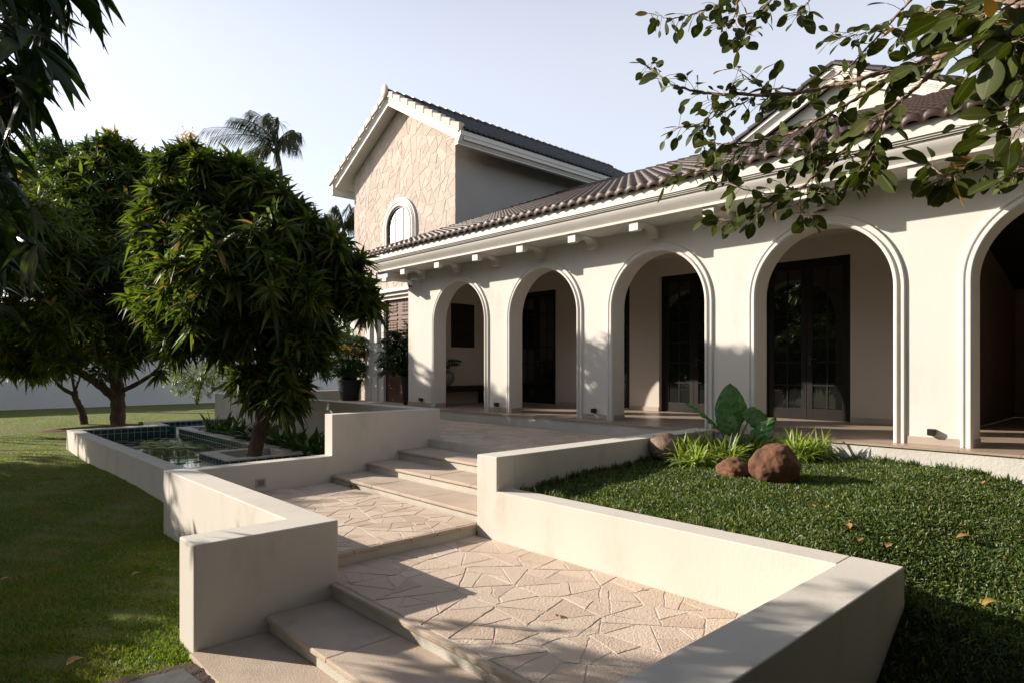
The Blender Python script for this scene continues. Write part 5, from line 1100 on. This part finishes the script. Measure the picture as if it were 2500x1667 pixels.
# ---------------------------------------------------------------- pots
def rhapis(t, c, h, rad, n_):
    LV = Leaves(); mb = MB()
    for i in range(n_):
        az = RNG.uniform(0, 2 * PI); q = RNG.uniform(.1, 1) ** .7; hh = h * RNG.uniform(.12, 1.0); tip = Vector(c) + Vector((math.cos(az) * rad * q * (1 - .35 * (hh / h)), math.sin(az) * rad * q * (1 - .35 * (hh / h)), hh))
        b = Vector(c) + Vector((math.cos(az) * .15 * q, math.sin(az) * .15 * q, 0)); mb.tube([b, b.lerp(tip, .55) + Vector((0, 0, .10)), tip], [.012, .009, .006], 5)
        out = Vector((math.cos(az) * q, math.sin(az) * q, .25)).normalized(); sd = out.cross(Vector((0, 0, 1))).normalized(); up = sd.cross(out)
        m_ = 9; an = np.linspace(-1.5, 1.5, m_); D = np.array([tuple(out * math.cos(a) + sd * math.sin(a) + Vector((0, 0, RNG.uniform(-.25, .1)))) for a in an])
        V, Q, R = leaf_arrays(np.tile(np.array(tuple(tip)), (m_, 1)), D, np.tile(np.array(tuple(up)), (m_, 1)), RNG.uniform(.32, .48, m_), .058, RNG.uniform(.15, .55, m_), 'strap', .3); LV.put(V, Q, R)
    mb.build('stems', lv_strap, t, smooth=True); LV.build('foliage', lv_rhapis, t)
pc = at(862, 974, 23.6); pc = Vector((11.85, 21.45, TER))
t = thing('potted_palm', 'bushy lady palm in a wide black plastic pot beside the stone tower', 'potted plant', pc)
MB().lathe(pc, [(.02, .001), (.34, 0), (.355, .03), (.435, .70), (.46, .70), (.465, .77), (.44, .77), (.42, .70), (.02, .68)], 32).build('pot', pot_m, t, smooth='auto')
rhapis(t, pc + Vector((0, 0, .68)), 1.65, 1.05, 150)
LV = Leaves()
for k in range(5): V, Q, R = leaf_arrays(np.array(tuple(pc)) + np.array([-.5 + .1 * k, -.3 - .12 * k, 1.85]) + RNG.normal(0, .13, (60, 3)), RNG.normal(size=(60, 3)), RNG.normal(size=(60, 3)), .10, .02, .3, 'tiny'); LV.put(V, Q, R)
LV.build('blossom', lv_flower, t)
pc = Vector((11.9, 17.72, TER))
t = thing('potted_palm', 'lady palm in a tall slim dark pot in front of the carved entrance door', 'potted plant', pc)
MB().lathe(pc, [(.02, .001), (.14, 0), (.15, .02), (.25, .88), (.27, .88), (.27, .92), (.24, .92), (.23, .88), (.02, .86)], 28).build('pot', pot_m, t, smooth='auto'); rhapis(t, pc + Vector((0, 0, .86)), 1.5, 1.0, 150)
vc = Vector((10.32, 13.72, -.50)); t = thing('vase', 'round grey stoneware vase holding a few leafy stems on the dark bench', 'vase', vc)
MB().lathe(vc, [(.02, 0), (.15, .0), (.27, .10), (.31, .22), (.28, .34), (.18, .40), (.16, .42), (.14, .40), (.02, .38)], 28).build('body', vase_m, t, smooth=True)
LV = Leaves(); mb = MB()
for i in range(9):
    az = i * 2.4; tip = vc + Vector((math.cos(az) * .34, math.sin(az) * .25, .62 + .1 * math.sin(i * 1.7))); mb.tube([vc + Vector((0, 0, .38)), vc + Vector((math.cos(az) * .12, math.sin(az) * .1, .62)), tip], .008, 5)
    V, Q, R = leaf_arrays([tuple(tip)] * 5, [(math.cos(az + a), math.sin(az + a), -.1) for a in (-.8, -.4, 0, .4, .8)], [(0, 0, 1)] * 5, .22, .10, .3, 'oval', .2); LV.put(V, Q, R)
mb.build('stems', lv_strap, t); LV.build('foliage', lv_rhapis, t)
# ---------------------------------------------------------------- fallen leaves
def dropped(pos, label, ln=.12, wd=.055, mm=None, az=0, tilt=.25, shape='oval', curl=-.3):
    d = (math.cos(az), math.sin(az), tilt); V, Q, R = leaf_arrays([tuple(pos)], [d], [(0, 0, 1.0)], ln, wd, -curl, shape, .5); tag(np_mesh('fallen_leaf', V, Q, mm or lv_dry, rib=R, loc=pos), label, 'leaf')
for px, py, lab, ln, mm, az in ((2398, 1192, 'curled orange dry leaf on the raised lawn close to the plinth at far right', .17, lv_dry, .3), (2375, 1330, 'pale pink dry leaf lying in the middle of the sunlit raised lawn at right', .15, lv_dry, 2.4), (2440, 1490, 'yellow fallen leaf on the shaded lawn edge at the far right', .15, lv_yel, 2.6), (2075, 1306, 'large brown oval leaf lying on the raised lawn behind the wall corner', .17, lv_dry, .6),
                                (2097, 1338, 'small orange leaf on the raised lawn just behind the wall', .12, lv_dry, .2), (2165, 1364, 'orange leaf on the top edge of the retaining wall near its corner', .15, lv_dry, .1), (1992, 1250, 'left one of two small dry leaves side by side on the raised lawn', .07, lv_dry, 1.2), (2022, 1252, 'right one of two small dry leaves side by side on the raised lawn', .07, lv_dry, .7), (1900, 1195, 'small pale leaf on the lawn just below the largest boulder', .07, lv_dry, 0), (1972, 1212, 'small pale leaf on the lawn right of the largest boulder', .07, lv_dry, .5)):
    c = onlawn(px, py, .055); dropped(c, lab, ln, ln * .42, mm, az)
def onz(px, py, z): d = at(px, py, 5.0); return d * (z / d.z)
dropped(onz(858, 1191, MID + .012), 'dark curled leaf lying on the middle landing at the foot of the steps', .14, .10, lv_fig, .9, .5)
dropped(onz(163, 1622, GND + .05), 'brown curled leaf on the lawn in the bottom left corner', .14, .08, lv_dry, .5); dropped(onz(321, 1403, GND + .05), 'small pale orange leaf on the left lawn beside the cream wall', .12, .045, lv_dry, .4); dropped(onz(2, 1415, GND + .05), 'dry leaf at the very left edge of the lawn', .1, .05, lv_dry, .4)
dropped(onz(130, 1232, GND + .06), 'long dark leaf lying on the shaded left lawn', .34, .07, lv_near, .1, .1, 'lance'); dropped(onz(120, 1170, GND + .06), 'dark leaf lying further back on the shaded left lawn', .26, .07, lv_near, .2, .15, 'lance')
dropped(onz(1361, 1505, LAND + .006), 'small crushed brown leaf on the lower landing paving', .07, .05, lv_dry, .5, .1); dropped(onz(1569, 1439, LAND + .006), 'tiny yellow leaf on the lower landing against the sunlit wall', .05, .03, lv_yel, .2, .2)
